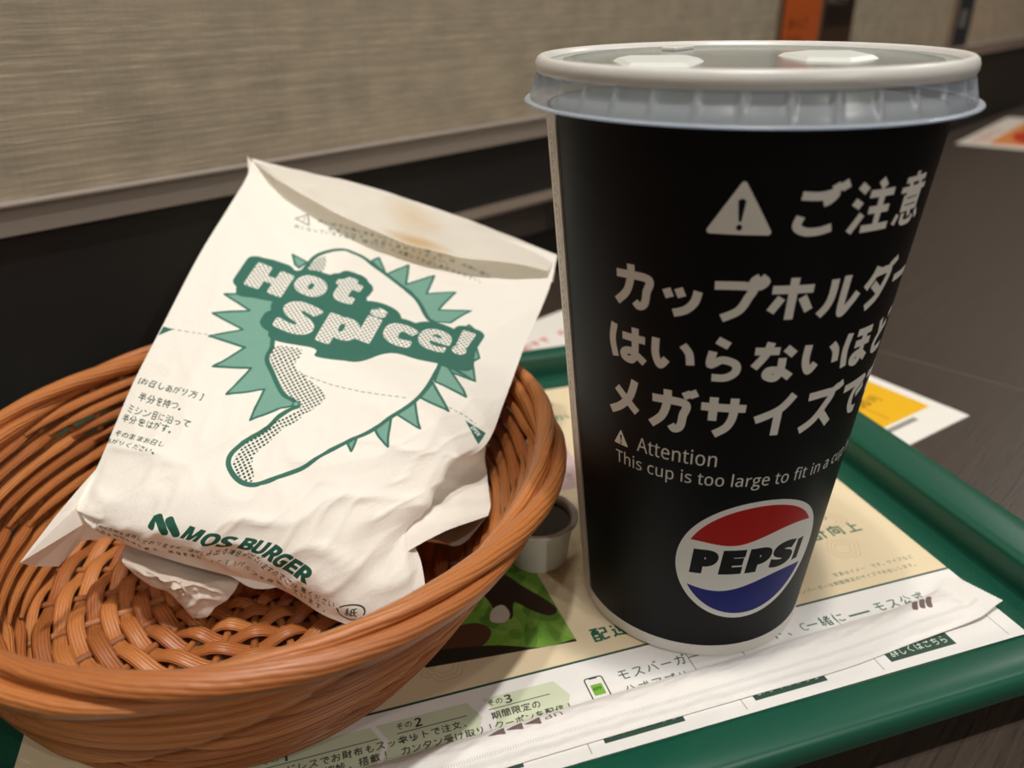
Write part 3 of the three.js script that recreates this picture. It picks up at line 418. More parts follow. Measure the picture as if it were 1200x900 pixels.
// ================================================================== PAPER CUP with lid
{
  const CUP = [0.1925, Y0 + 0.0001, -0.1076];
  // local angle 0 faces the viewer's z axis in the photograph's frame, which is turned 45 degrees from the wall
  const t = thing('paper_cup', 'tall black paper cup with white Japanese lettering and a translucent lid', 'cup', CUP, -45 * DEG);
  const y0 = 0, y1 = 0.161, rb = 0.0355, rt = 0.0499, R = (y) => rb + (rt - rb) * y / 0.1596;
  const A0 = -100, A1 = 80, YM = 162, w = 2048, h = 2048, kx = w / (A1 - A0), ky = h / YM;
  const tex = canvasTexture(w, h, (c) => {
    const X = (a) => (a - A0) * kx, Y = (y) => h - y * ky;
    c.fillStyle = 'rgb(13,13,15)'; c.fillRect(0, 0, w, h);
    c.fillStyle = 'rgb(238,232,222)'; c.fillRect(X(-96), 0, X(-75.2) - X(-96), h); c.fillRect(0, Y(5), w, h);
    c.strokeStyle = c.fillStyle = 'rgb(60,56,54)'; c.lineWidth = 3;
    for (let y = 154; y > 78; y -= 2.2) glyph(c, '紙カップメガサイズの注意'[Math.floor(y * 7.3) % 11], X(-83), Y(y), 1.6 * ky, 1.6 * ky, 0.1);
    for (let y = 152; y > 88; y -= 9) c.fillRect(X(-78.6), Y(y), 0.25 * kx, 6 * ky);
    const ivory = 'rgb(242,239,232)'; c.strokeStyle = c.fillStyle = ivory;
    const warn = (cx, a, top, bot, soft) => { const p = [[X(cx), Y(top)], [X(cx + a), Y(bot)], [X(cx - a), Y(bot)]]; c.lineJoin = 'round'; c.lineWidth = soft; poly(c, p); c.fill(); c.stroke();
      c.save(); c.translate(X(cx), Y(bot)); const q = (top - bot) * ky; c.fillStyle = 'rgb(20,20,22)'; c.beginPath(); c.moveTo(-0.085 * q, -0.66 * q); c.quadraticCurveTo(0, -0.75 * q, 0.085 * q, -0.66 * q); c.lineTo(0.03 * q, -0.22 * q); c.lineTo(-0.03 * q, -0.22 * q); c.fill(); c.beginPath(); c.arc(0, -0.09 * q, 0.065 * q, 0, 7); c.fill(); c.restore(); };
    warn(-12.4, 7.4, 146.9, 136.6, 18);
    const row = (s, a, pitch, top, bot, box = pitch * 0.97, weight = 0.175) => { let x = a; for (const ch of s) { glyph(c, ch, X(x), Y(top), box * kx, (top - bot) * ky, ch === '意' ? 0.112 : ch === '注' ? 0.14 : weight); x += pitch; } };
    row('ご注意', -1, 16.6, 147.3, 134.8, 15.4, 0.155); row('カップホルダーに', -49, 15.4, 126.6, 114.6); row('はいらないほど', -51, 15.5, 110.6, 98.6); row('メガサイズです', -52.4, 17, 95.4, 82, 16.2);
    c.fillStyle = ivory; warn(-46.4, 2.9, 77.3, 72.9, 5); c.fillStyle = 'rgb(232,229,222)';
    const words = (s, a, b, base, size) => { c.save(); c.font = '100px sans-serif'; const m = c.measureText(s).width; c.translate(X(a), Y(base)); c.scale((X(b) - X(a)) / m, size * ky / 71); c.fillText(s, 0, 0); c.restore(); };
    words('Attention', -39.4, -9.6, 72.9, 4.5); words('This cup is too large to fit in a cup holder.', -49, 74, 66.6, 3.9);
    // round emblem: white disc, red upper wave, blue lower wave, black capitals
    c.save(); c.translate(X(10.6), Y(39)); c.scale(1.443 * kx, ky); c.fillStyle = 'rgb(242,240,236)'; c.beginPath(); c.arc(0, 0, 22.3, 0, 7); c.fill();
    c.save(); c.beginPath(); c.arc(0, 0, 20.4, 0, 7); c.clip();
    c.fillStyle = 'rgb(184,30,28)'; c.beginPath(); c.moveTo(-22, -8.2); c.bezierCurveTo(-15, -8.8, -10, -5.6, -4, -7); c.bezierCurveTo(4, -9.2, 10, -14.5, 22, -8.5); c.lineTo(22, -24); c.lineTo(-22, -24); c.fill();
    c.fillStyle = 'rgb(28,36,128)'; c.beginPath(); c.moveTo(-22, 7.4); c.bezierCurveTo(-12, 11.4, -8, 11.4, -2, 9.6); c.bezierCurveTo(6, 7, 10, 4.6, 22, 7.4); c.lineTo(22, 24); c.lineTo(-22, 24); c.fill(); c.restore();
    c.fillStyle = c.strokeStyle = 'rgb(18,18,20)'; c.font = 'bold 10px sans-serif'; c.textAlign = 'center'; c.lineWidth = 0.9; c.lineJoin = 'miter';
    let x = -18.9; for (const [ch, ww] of [['P', 8.3], ['E', 7.8], ['P', 8.3], ['S', 8.4], ['I', 3.6]]) { c.save(); c.translate(x + ww / 2, 3.8); if (ch === 'I') { poly(c, [[-1.1, 0.3], [1.3, 0.3], [1.9, -7.6], [-0.5, -7.6]]); c.fill(); } else { const m = c.measureText(ch).width; c.transform((ww - 0.9) / m, 0, -0.08, 1.08, 0, 0); c.lineWidth = 1.3; c.fillText(ch, 0, 0); c.strokeText(ch, 0, 0); } c.restore(); x += ww; }
    c.restore();
  });
  const wall = phys({ map: tex, roughness: 0.5, specularIntensity: 0.4 }), plain = M.white;
  // printed body: angle a measured from the viewer side; uv by angle and height
  part('body', gridGeometry(180, 24, (u, v) => { const a = (lerp(-180, 180, u)) * DEG, y = lerp(0.0046, 0.158, v); return [R(y) * Math.sin(a), y, R(y) * Math.cos(a)]; }, (u, v) => { const a = lerp(-180, 180, u), y = lerp(4.6, 158, v); return [(a - A0) / (A1 - A0), y / YM]; }), wall, t, 'black printed wall of the cup');
  part('overlap_seam', gridGeometry(14, 30, (u, v) => { const a = lerp(-97, -75.4, u) * DEG, y = lerp(0.001, 0.158, v), r = R(y) + 0.0004; return [r * Math.sin(a), y, r * Math.cos(a)]; }, (u, v) => [(lerp(-97, -75.4, u) - A0) / (A1 - A0), Math.max(5.5, lerp(1, 158, v)) / YM]), wall, t, 'white side seam with tiny lettering');
  part('foot', new THREE.LatheGeometry([[0.0315, 0.009], [0.0325, 0.0012], [0.0335, 0.0002], [0.035, 0], [0.0358, 0.0008], [R(0.0048) + 0.00025, 0.0044], [R(0.005), 0.005]].map((p) => new THREE.Vector2(...p)), 96), plain, t, 'white rolled bottom edge');
  part('inner_wall', new THREE.LatheGeometry([[0.0001, 0.0088], [0.0315, 0.009], [R(0.155) - 0.0008, 0.158]].map((p) => new THREE.Vector2(...p)), 64), std({ color: srgb(200, 194, 184), roughness: 0.4 }), t);
  part('drink', new THREE.CylinderGeometry(R(0.142) - 0.0009, R(0.14) - 0.0009, 0.002, 64).translate(0, 0.142, 0), phys({ color: srgb(28, 14, 8), roughness: 0.08 }), t, 'dark brown drink');
  // lid
  const plastic = phys({ color: new THREE.Color(0.74, 0.82, 0.93), roughness: 0.25, transmission: 0.68, thickness: 0, ior: 1.45 });
  const milky = phys({ color: new THREE.Color(0.9, 0.89, 0.86), roughness: 0.3, transmission: 0.25, thickness: 0, ior: 1.45 });
  const lidTop = phys({ color: new THREE.Color(0.72, 0.8, 0.77), roughness: 0.16, transmission: 0.66, thickness: 0, ior: 1.45 });
  const V = (l) => l.map((p) => new THREE.Vector2(p[0] / 1000, p[1] / 1000));
  const lid = part('lid', new THREE.LatheGeometry(V([[0, 168.2], [43, 168.2], [43.6, 168.7], [45.4, 168.7], [46, 167.9], [48.4, 167.9], [49.4, 168.4]]), 128), lidTop, t, 'translucent flat lid');
  part('rim_bead', new THREE.LatheGeometry(V([[49.4, 168.4], [50, 169.3], [50.8, 169.7], [51.6, 169.6], [52.3, 169.0], [52.7, 167.9], [52.7, 166.8], [52.3, 165.9]]), 128), milky, lid, 'milky white rounded rim');
  part('skirt', gridGeometry(720, 14, (u, v) => {
    const a = u * 2 * Math.PI, k = (u * 36) % 1, ridge = 1 - smooth(Math.abs(k - 0.5), 0.0, 0.16) , band = smooth(v, 0.02, 0.08) * (1 - 0.75 * smooth(v, 0.3, 0.9));
    const r = lerp(52.3, 54.2, v) - 0.9 * band * (1 - ridge), y = lerp(166.1, 159.6, v); return [r * Math.sin(a) / 1000, y / 1000, r * Math.cos(a) / 1000];
  }), plastic, lid, 'ribbed translucent skirt');
  part('flange', new THREE.LatheGeometry(V([[54.2, 159.6], [54.8, 159.5], [55.4, 159.4], [55.6, 159.1], [55.3, 158.85], [54.4, 158.95], [53.8, 159.3]]), 128), plastic, lid, 'thin turned-out lower edge');
  // two raised hexagonal buttons and a small embossed mark (positions in the wall's frame, turned into the cup's)
  const toCup = ([x, z]) => { const c = Math.SQRT1_2; x = -192.5 + (x + 192.5) * 0.986; z = 107.6 + (z - 107.6) * 0.986; return [c * (x + z) / 1000, c * (z - x) / 1000]; };
  const hexes = [[[-22.6, -24.1], [-13.4, -26.6], [-4, -13.5], [-12.2, -3.8], [-28.4, 2.3], [-35.8, -9.5]], [[14, 1.9], [26.7, 3.4], [32.5, 13.8], [17.6, 26.8], [4, 26], [1.1, 15.9]]];
  const buttonMat = phys({ color: new THREE.Color(0.88, 0.93, 0.89), roughness: 0.35, transmission: 0.2, thickness: 0 });
  for (const hx of hexes) {
    const p = hx.map(toCup), cx = p.reduce((s, q) => s + q[0], 0) / 6, cz = p.reduce((s, q) => s + q[1], 0) / 6, P = [], F = [];
    p.forEach(([x, z]) => P.push([x, 0.1682, z])); p.forEach(([x, z]) => P.push([lerp(x, cx, 0.12), 0.1690, lerp(z, cz, 0.12)])); P.push([cx, 0.1690, cz]);
    for (let k = 0; k < 6; k++) { const n = (k + 1) % 6; F.push([k, n, 6 + k], [n, 6 + n, 6 + k], [6 + k, 6 + n, 12]); }
    part('raised_button', facets(P, F), buttonMat, lid, 'pale raised hexagonal button');
  }
  part('embossed_mark', rounded(0.012, 0.0012, 0.005, 0.0005).rotateY(0.9).translate(...(() => { const q = toCup([20, -33]); return [q[0], 0.1688, q[1]]; })()), milky, lid, 'small embossed mark');
}

// ================================================================== SMALL SAUCE CUP between the basket and the cup
{
  const t = thing('portion_cup', 'small white portion cup of dark sauce between the basket and the black cup', 'portion cup', [0.1662, Y0 + 0.0001, -0.1545]);
  const V = (l) => l.map((p) => new THREE.Vector2(p[0] / 1000, p[1] * 1.14 / 1000));
  part('bowl', new THREE.LatheGeometry(V([[0, 0.6], [9.4, 0.6], [10, 0.1], [10.6, 0.4], [12.6, 14], [13.6, 14.6], [14.4, 15.2], [14.5, 16], [13.8, 16.3], [12.2, 15.8], [11.6, 15], [9.8, 1.6], [0, 1.4]]), 64), M.white, t);
  part('sauce', new THREE.CylinderGeometry(0.0114, 0.011, 0.001, 48).translate(0, 0.0157, 0), phys({ color: srgb(38, 30, 30), roughness: 0.12 }), t, 'dark sauce');
  part('peel_tab', rounded(0.008, 0.0008, 0.006, 0.0003).rotateZ(0.2).translate(0.0085, 0.0189, -0.0128), M.white, t);
}

// ================================================================== WICKER BASKET, its local axes turned 45 degrees from the wall
const BASKET = [0.0983, Y0 + 0.0002, -0.2157], TURN = -45 * DEG;
const oval = (f) => 1 / Math.hypot(Math.cos(f) / 0.972, Math.sin(f) / 1.05);
const prof = (y) => 0.0745 + 0.024 * Math.pow(clamp((y - 0.004) / 0.05, 0, 1.2), 0.9);
const wallHeight = (r) => (r < 0.0745 ? 0 : 0.004 + 0.05 * Math.pow((r - 0.0745) / 0.024, 1 / 0.9));
const lean = (y) => 1 - clamp(y / 0.05, 0, 1);                             // the handmade basket leans: its base sits a little off the rim's centre
const LEAN = [-0.0085, 0.005];
const shell = (f, y, off = 0) => { const r = (prof(y) + off) * oval(f), k = lean(y); return new THREE.Vector3(r * Math.cos(f) + LEAN[0] * k, y, r * Math.sin(f) + LEAN[1] * k); };
const onBase = (f, rad, y) => new THREE.Vector3(rad * oval(f) * Math.cos(f) + LEAN[0] * 0.95, y, rad * oval(f) * Math.sin(f) + LEAN[1] * 0.95);
{
  const t = thing('wicker_basket', 'round brown wicker basket with a thick plaited rim holding the burger bag', 'basket', BASKET, TURN);
  const r = rng(42);
  const tone = (a, b, c) => phys({ color: srgb(a, b, c), roughness: 0.4, bumpMap: strandRelief, bumpScale: 0.0004, clearcoat: 0.25, clearcoatRoughness: 0.32 });
  const cane = [tone(192, 119, 64), tone(180, 108, 57), tone(202, 129, 72), tone(170, 101, 53)];
  const pick = () => cane[Math.floor(r() * 4)];
  const out = (P, up = 0) => P.map((p) => new THREE.Vector3(p.x, up, p.z).normalize());
  const taper = (w, a, b) => (s) => w * Math.min(1, 0.25 + s / a, 0.25 + (1 - s) / b);
  // upright stakes of the wall
  const NS = 48;
  for (let i = 0; i < NS; i++) {
    const f = i / NS * 2 * Math.PI, P = [], n = 12;
    for (let k = 0; k <= n; k++) { const y = 0.0042 + 0.0465 * k / n; P.push(shell(f + 0.04 * k / n, y, 0.0002)); }
    const O = out(P, -0.03); part('stake', rod(P, (k) => O[k], () => 0.0013, () => 0.0007, 6), pick(), t);
  }
  // weavers of the wall, in pairs at one height: long floats on the inside and on the outside of the stakes, their ends tucked between them
  const ROWS = 9, FLOATS = 9;
  for (let j = 0; j < ROWS; j++) for (const side of [-1, 1]) for (let i = 0; i < FLOATS; i++) {
    const step = 2 * Math.PI / FLOATS, f0 = (i + (side > 0 ? 0.5 : 0)) * step - j * 0.1 + (r() - 0.5) * 0.03, P = [], n = 28, wob = (r() - 0.5) * 0.0005, w0 = side > 0 ? 0.0015 : 0.00225 + r() * 0.0002;
    for (let k = 0; k <= n; k++) {
      const s = k / n, y = 0.0084 + j * 0.0048 + wob + 0.0016 * (0.5 - s) * (side < 0 ? 1 : 0.2);
      const off = side < 0 ? lerp(-0.0036 + 0.001 * smooth(s, 0, 0.3), 0.0008, smooth(s, 0.66, 0.97)) : lerp(0.0004, 0.0023, smooth(s, 0.02, 0.22) * (1 - smooth(s, 0.78, 0.98)));
      P.push(shell(f0 + (s * 1.3 - 0.1) * step, y, off));
    }
    const O = out(P, 0.35).map((v) => new THREE.Vector3(v.x * side, v.y, v.z * side));
    part('weaver', rod(P, (k) => O[k], (s) => w0 * (0.28 + 0.72 * smooth(s, 0, 0.3) * (1 - 0.5 * smooth(s, 0.7, 1))), (s) => (side > 0 ? 0.001 : 0.0008 + 0.0009 * smooth(s, 0, 0.25)), 8), pick(), t);
  }
  // woven base: radial spokes with flat strands going over and under them
  for (let i = 0; i < 24; i++) {
    const f = i / 24 * 2 * Math.PI, P = [], n = 16;
    for (let k = 0; k <= n; k++) { P.push(onBase(f, lerp(0.004, 0.0735, k / n), 0.0046)); }
    part('spoke', rod(P, () => new THREE.Vector3(0, 1, 0), (s) => lerp(0.0006, 0.0012, Math.min(1, s * 3)), () => 0.0009, 6), pick(), t);
  }
  for (let j = 0; j < 14; j++) {
    const P = [], n = 240, R = 0.0085 + j * 0.0049; for (let k = 0; k <= n; k++) { const f = k / n * 2 * Math.PI; P.push(onBase(f, R, 0.005 + 0.0017 * Math.cos(12 * f + j * Math.PI) * Math.min(1, 0.5 + j * 0.1))); }
    part('base_strand', rod(P, () => new THREE.Vector3(0, 1, 0), () => 0.0027, () => 0.0011, 8), pick(), t);
  }
  { const P = [], n = 120; for (let k = 0; k <= n; k++) { const f = k / n * 2 * Math.PI; P.push(onBase(f, 0.0745, 0.0024)); } part('foot_ring', rod(P, () => new THREE.Vector3(0, 1, 0), () => 0.0026, () => 0.0022, 8), cane[3], t); }
  // plaited rim: a core ring and long tapering rods that wind over it
  { const P = [], n = 140; for (let k = 0; k <= n; k++) P.push(shell(k / n * 2 * Math.PI, 0.0505, 0.0003)); const O = out(P); part('rim_core', rod(P, (k) => O[k], () => 0.0026, () => 0.0026, 8), cane[1], t); }
  const NR = 7;
  for (let i = 0; i < NR; i++) {
    const f0 = i / NR * 2 * Math.PI + (r() - 0.5) * 0.12, P = [], O = [], n = 48, span = 128 * DEG;
    for (let k = 0; k <= n; k++) {
      const s = k / n, f = f0 - span * s, al = lerp(225, -62, smooth(s, -0.06, 1.04)) * DEG, m = 0.003 + 0.0003 * Math.sin(s * 7 + i);
      const c = shell(f, 0.0512, 0.0003), o = new THREE.Vector3(Math.cos(f), 0, Math.sin(f));
      const d = new THREE.Vector3(o.x * Math.cos(al), Math.sin(al), o.z * Math.cos(al)); P.push(c.clone().addScaledVector(d, m)); O.push(d);
    }
    const w = 0.0031 + r() * 0.0004; part('rim_rod', rod(P, (k) => O[k], taper(w, 0.16, 0.22), taper(0.0026, 0.16, 0.22), 12), pick(), t);
  }
}

// ================================================================== PAPER BAG with the burger, in the basket
const net = [
  [[747,1196,-1196], [814,1162,-1111], [912,1113,-977], [1027,1055,-800], [1137,998,-618], [1243,944,-435], [1342,892,-249], [1413,854,-96], [1456,830,7]],
  [[662,1137,-1114], [729,1102,-1032], [824,1051,-900], [935,991,-724], [1039,934,-541], [1137,879,-356], [1227,829,-166], [1289,794,-10], [1324,773,96]],
  [[520,1058,-1018], [577,1027,-921], [661,982,-775], [762,928,-592], [859,876,-409], [952,826,-227], [1040,778,-46], [1108,742,98], [1151,719,194]],
  [[275,923,-857], [330,904,-752], [412,874,-602], [516,837,-423], [618,799,-249], [718,762,-77], [816,726,91], [897,696,219], [953,674,302]],
  [[0,759,-650], [52,751,-539], [132,735,-387], [235,710,-216], [340,682,-55], [444,654,101], [552,621,249], [645,590,358], [713,565,426]],
  [[-185,648,-509], [-136,649,-393], [-59,643,-241], [43,624,-79], [150,597,65], [260,567,203], [378,528,327], [486,486,414], [567,450,465]],
  [[-321,560,-390], [-270,571,-275], [-189,576,-130], [-81,566,19], [35,544,146], [156,516,264], [291,475,368], [416,427,435], [415,394,404]],
  [[-426,492,-298], [-384,502,-182], [-318,504,-35], [-230,490,113], [-135,462,238], [-13,440,335], [124,402,418], [250,356,469], [269,316,452]],
  [[-523,434,-225], [-484,437,-126], [-424,432,4], [-334,417,136], [-233,394,249], [-123,363,364], [13,330,455], [165,307,500], [215,288,485]],
  [[-524,422,-200], [-505,410,-138], [-459,389,-40], [-371,357,91], [-279,328,207], [-182,292,333], [-77,243,478], [80,228,567], [183,239,573]],
  [[-526,414,-184], [-503,373,-151], [-448,317,-73], [-360,267,40], [-270,230,158], [-166,193,302], [-105,146,479], [-16,133,626], [118,177,674]],
];
{
  const t = thing('burger_bag', 'white paper burger bag with green lettering leaning in the wicker basket', 'paper bag', [BASKET[0], Y0, BASKET[2]]);
  const cols = [0, 0.08, 0.2, 0.35, 0.5, 0.65, 0.8, 0.92, 1], U = 1e-4;
  const seg = net.slice(1).map((row, i) => Math.hypot(...[0, 1, 2].map((c) => row[4][c] - net[i][4][c]))), total = seg.reduce((a, b) => a + b, 0), rowsT = [0]; seg.forEach((s) => rowsT.push(rowsT.at(-1) + s / total));
  const knot = (L, x) => { let i = 0; while (i < L.length - 2 && x > L[i + 1]) i++; return i + (x - L[i]) / (L[i + 1] - L[i]); };
  const spline = (f, n, x) => { const i = clamp(Math.floor(x), 0, n - 2), k = x - i, g = (j) => (j < 0 ? f(0).map((v, c) => 2 * v - f(1)[c]) : j > n - 1 ? f(n - 1).map((v, c) => 2 * v - f(n - 2)[c]) : f(j)), a = g(i - 1), b = g(i), c = g(i + 1), d = g(i + 2); return b.map((_, q) => catmull(a[q], b[q], c[q], d[q], k)); };
  const surface = (table) => (s, v) => { const x = knot(cols, s), y = knot(rowsT, v); return spline((j) => spline((i) => table[j][i], cols.length, x), rowsT.length, y).map((q) => q * U); };
  const frontAt = surface(net);
  // crumple: ridged folds, stronger towards the lower right where the burger pushes
  const crease = (s, v) => {
    const k = 0.25 + 0.9 * smooth(v, 0.5, 0.85), a = 1 - Math.abs(n2(s * 3.1 + 4, v * 4.2)), b = 1 - Math.abs(n2b(s * 6.7, v * 8.1 + 2)), c = n2(s * 1.7 - 3, v * 1.9);
    let d = k * (0.0011 * Math.pow(a, 5) + 0.0006 * Math.pow(b, 5)) + 0.0010 * c * smooth(v, 0.1, 0.5);
    const fold = (s0, v0, s1, v1, depth, width) => { const dx = s1 - s0, dy = (v1 - v0) * 1.45, L = Math.hypot(dx, dy), px = s - s0, py = (v - v0) * 1.45, along = clamp((px * dx + py * dy) / (L * L), 0, 1), dist = Math.hypot(px - dx * along, py - dy * along); d += 0.6 * depth * Math.max(0, 1 - dist / width) * (1 - along * 0.7); };
    fold(0.99, 0.80, 0.78, 0.86, 0.0035, 0.05); fold(0.99, 0.86, 0.82, 0.95, -0.003, 0.045); fold(0.62, 0.99, 0.55, 0.80, 0.0022, 0.04); fold(0.86, 1.0, 0.74, 0.82, 0.003, 0.045); fold(0.05, 0.9, 0.3, 0.84, 0.0018, 0.04); fold(0.6, 0.76, 0.8, 0.70, 0.0016, 0.05); fold(0.5, 0.93, 0.66, 0.96, -0.0016, 0.035);
    fold(0.02, 0.14, 0.25, 0.3, 0.0012, 0.06); fold(0.98, 0.22, 0.8, 0.5, 0.0012, 0.06);
    return d;
  };
  const normalAt = (s, v) => { const e = 0.01, a = frontAt(clamp(s - e, 0, 1), v), b = frontAt(clamp(s + e, 0, 1), v), c = frontAt(s, clamp(v - e, 0, 1)), d = frontAt(s, clamp(v + e, 0, 1)), p = new THREE.Vector3(b[0] - a[0], b[1] - a[1], b[2] - a[2]), q = new THREE.Vector3(d[0] - c[0], d[1] - c[1], d[2] - c[2]); const n = q.cross(p).normalize(); return n; };
  const front = (s, v) => { const p = frontAt(s, v), n = normalAt(s, v), edge = smooth(s, 0, 0.05) * (1 - smooth(s, 0.95, 1)) * smooth(v, 0, 0.04) * (1 - smooth(v, 0.97, 1)), d = crease(s, v) * edge; return [p[0] + n.x * d, p[1] + n.y * d, p[2] + n.z * d]; };
  // printed front: canvas of 1000 x 1468 units
  const tex = canvasTexture(1395, 2048, (c, w, h) => {
    const S = 2048 / 1468; c.scale(S, S); c.fillStyle = 'rgb(247,243,234)'; c.fillRect(0, 0, 1000, 1468);
    const dark = 'rgb(40,106,90)', mid = 'rgb(118,168,152)', black = 'rgb(44,72,62)'; c.lineJoin = 'round';
    const dots = (clip, step, rad, col) => { c.save(); softPoly(c, clip); c.clip(); c.fillStyle = col; for (let y = 300, k = 0; y < 1200; y += step * 0.5, k++) for (let x = 250 + (k % 2) * step / 2; x < 900; x += step) { c.beginPath(); c.arc(x, y, rad, 0, 7); c.fill(); } c.restore(); };
    // star burst behind the emblem
    c.fillStyle = mid; c.strokeStyle = dark; c.lineWidth = 6.5;
    for (const s of ['215,585 169,600 124,614 210,649 117,686 216,719 139,770 246,781 186,854 289,837 260,939 350,895 350,997 454,928 439,884 332,800 286,646 290,580', '249,407 299,420 286,451 271,443', '469,331 483,299 528,373 575,284 597,394 660,294 666,409 740,350 720,471 810,434 768,516 716,532 622,422 525,371', '822,504 859,537 853,574 885,637 869,656 898,728 801,686 817,524', '807,695 897,727 808,713', '790,694 814,701 890,794 792,768', '788,773 860,851 771,825', '760,838 810,933 728,894', '719,908 743,1027 690,961', '653,998 653,1054 633,1027']) { poly(c, s); c.fill(); c.stroke(); }
    // outlined shape
    const hand = '302,452 309,394 331,354 372,317 405,316 439,323 480,348 525,371 599,415 655,458 703,521 729,543 781,671 784,736 768,823 723,901 692,957 637,1014 587,1074 558,1113 509,1141 447,1176 396,1174 351,1141 342,1103 367,1058 407,1016 425,974 449,943 461,931 443,916 404,898 349,837 318,800 316,759 300,700 286,646 283,526';
    c.fillStyle = 'rgb(247,243,234)'; c.lineWidth = 13; softPoly(c, hand); c.fill(); c.stroke();
    dots('318,757 394,747 403,780 401,804 446,833 520,878 489,954 452,1008 423,1060 403,1107 434,1167 396,1166 358,1131 371,1058 440,971 468,934 408,892 327,797', 15, 3.6, black); dots('309,457 318,401 338,374 354,440', 14, 3.6, black);
    c.beginPath(); c.arc(452, 925, 9, 0, 7); c.fillStyle = mid; c.fill(); c.lineWidth = 4; c.stroke();
    // lettering on its dark block
    c.fillStyle = dark; softPoly(c, '144,505 168,452 261,453 287,476 330,446 368,446 398,445 455,411 488,431 505,480 529,541 554,533 602,560 682,554 755,545 800,540 840,535 862,585 871,641 877,682 850,700 791,693 720,692 641,690 570,745 521,758 444,764 430,735 306,733 288,684 292,640 292,602 210,604 153,600'); c.fill();
    const letter = (block, ch, x, y, w, h, wt = 9, skew = 0.14) => { // chunky letter centred on x, y
      c.save(); c.translate(x, y); c.transform(1, skew, -0.1, 1, 0, 0); c.font = 'bold 100px sans-serif'; c.textAlign = 'center'; const m = c.measureText(ch), up = m.actualBoundingBoxAscent, dn = m.actualBoundingBoxDescent, ww = m.actualBoundingBoxRight + m.actualBoundingBoxLeft; c.scale(1.1 * w / (ww + wt), 1.04 * h / (up + dn + wt)); c.translate(0, (up - dn) / 2);
      c.lineJoin = 'round'; if (block) { c.strokeStyle = dark; c.lineWidth = 44; c.strokeText(ch, 0, 0); } else { c.strokeStyle = c.fillStyle = 'rgb(246,243,235)'; c.lineWidth = wt; c.strokeText(ch, 0, 0); c.fillText(ch, 0, 0); } c.restore();
    };
    const L = [['H', 224, 524, 108, 92], ['o', 344, 510, 88, 80], ['t', 446, 490, 74, 106], ['S', 351, 638, 106, 112], ['p', 477, 654, 98, 108], ['i', 558, 606, 44, 126, 4], ['c', 643, 614, 86, 80, 9], ['e', 746, 603, 90, 82, 3], ['!', 827, 590, 36, 100]];
    for (const block of [true, false]) for (const a of L) letter(block, ...a);
    c.save(); c.beginPath(); c.rect(150, 420, 730, 300); c.clip(); // halftone over the letters, kept off the dark outline by drawing again through the letter shapes
    const mask = document.createElement('canvas'); mask.width = 1395; mask.height = 2048; const k = mask.getContext('2d'); k.scale(S, S);
    for (const [ch, x, y, ww, hh, wt = 9] of L) { k.save(); k.translate(x, y); k.transform(1, 0.14, -0.1, 1, 0, 0); k.font = 'bold 100px sans-serif'; k.textAlign = 'center'; const m = k.measureText(ch), up = m.actualBoundingBoxAscent, dn = m.actualBoundingBoxDescent, bw = m.actualBoundingBoxRight + m.actualBoundingBoxLeft; k.scale(1.1 * ww / (bw + wt), 1.04 * hh / (up + dn + wt)); k.translate(0, (up - dn) / 2); k.lineJoin = 'round'; k.lineWidth = wt - 2; k.strokeStyle = k.fillStyle = '#000'; k.strokeText(ch, 0, 0); k.fillText(ch, 0, 0); k.restore(); }
    k.globalCompositeOperation = 'source-in'; k.setTransform(S, 0, 0, S, 0, 0);
    const dotTile = document.createElement('canvas'); dotTile.width = 1395; dotTile.height = 2048; const d = dotTile.getContext('2d'); d.scale(S, S); d.fillStyle = black;
    for (let y = 400, q = 0; y < 740; y += 7, q++) for (let x = 150 + (q % 2) * 7; x < 880; x += 14) { d.beginPath(); d.arc(x, y, 2.8, 0, 7); d.fill(); }
    k.setTransform(1, 0, 0, 1, 0, 0); k.drawImage(dotTile, 0, 0); c.setTransform(1, 0, 0, 1, 0, 0); c.drawImage(mask, 0, 0); c.restore(); c.setTransform(S, 0, 0, S, 0, 0);
    // perforation line and its two arrow tabs
    c.strokeStyle = 'rgb(120,150,138)'; c.lineWidth = 2.4; c.setLineDash([12, 7]); for (const s of ['8,775 150,763 200,766', '437,827 520,838 605,841 738,834', '855,838 917,855 946,873']) { poly(c, s, false); c.stroke(); } c.setLineDash([]);
    c.fillStyle = dark; poly(c, '2,800 4,772 34,774'); c.fill(); poly(c, '919,868 982,899 980,949 960,925'); c.fill(); c.save(); c.translate(940, 884); c.rotate(0.75); c.fillStyle = '#fff'; c.font = 'bold 15px sans-serif'; c.fillText('OPEN', 0, 6); c.restore();
    // small print
    c.strokeStyle = c.fillStyle = black;
    const slant = (text, x, y, size, sl, o) => { c.save(); c.translate(x, y); c.transform(1, sl, 0, 1, 0, 0); line(c, text, 0, 0, size, o); c.restore(); };
    const o1 = { pitch: 26, weight: 0.105, tall: 21 };
    slant('[お召しあがり方]', 4, 936, 23, 0.07, { ...o1, pitch: 24 }); slant('①半分を持つ。', 8, 972, 23, 0.07, { ...o1, pitch: 24 }); slant('②ミシン目に沿って', -8, 1002, 22, 0.1, { ...o1, pitch: 23 }); slant('半分をはがす。', 12, 1028, 22, 0.1, { ...o1, pitch: 23 }); slant('③そのままお召し', -14, 1066, 22, 0.16, { ...o1, pitch: 22 }); slant('あがりください。', -12, 1098, 22, 0.17, { ...o1, pitch: 22 });
    c.lineWidth = 3.4; poly(c, '197,246 226,204 246,254'); c.stroke(); c.fillRect(222, 222, 3, 16); c.fillRect(222, 242, 3, 3);
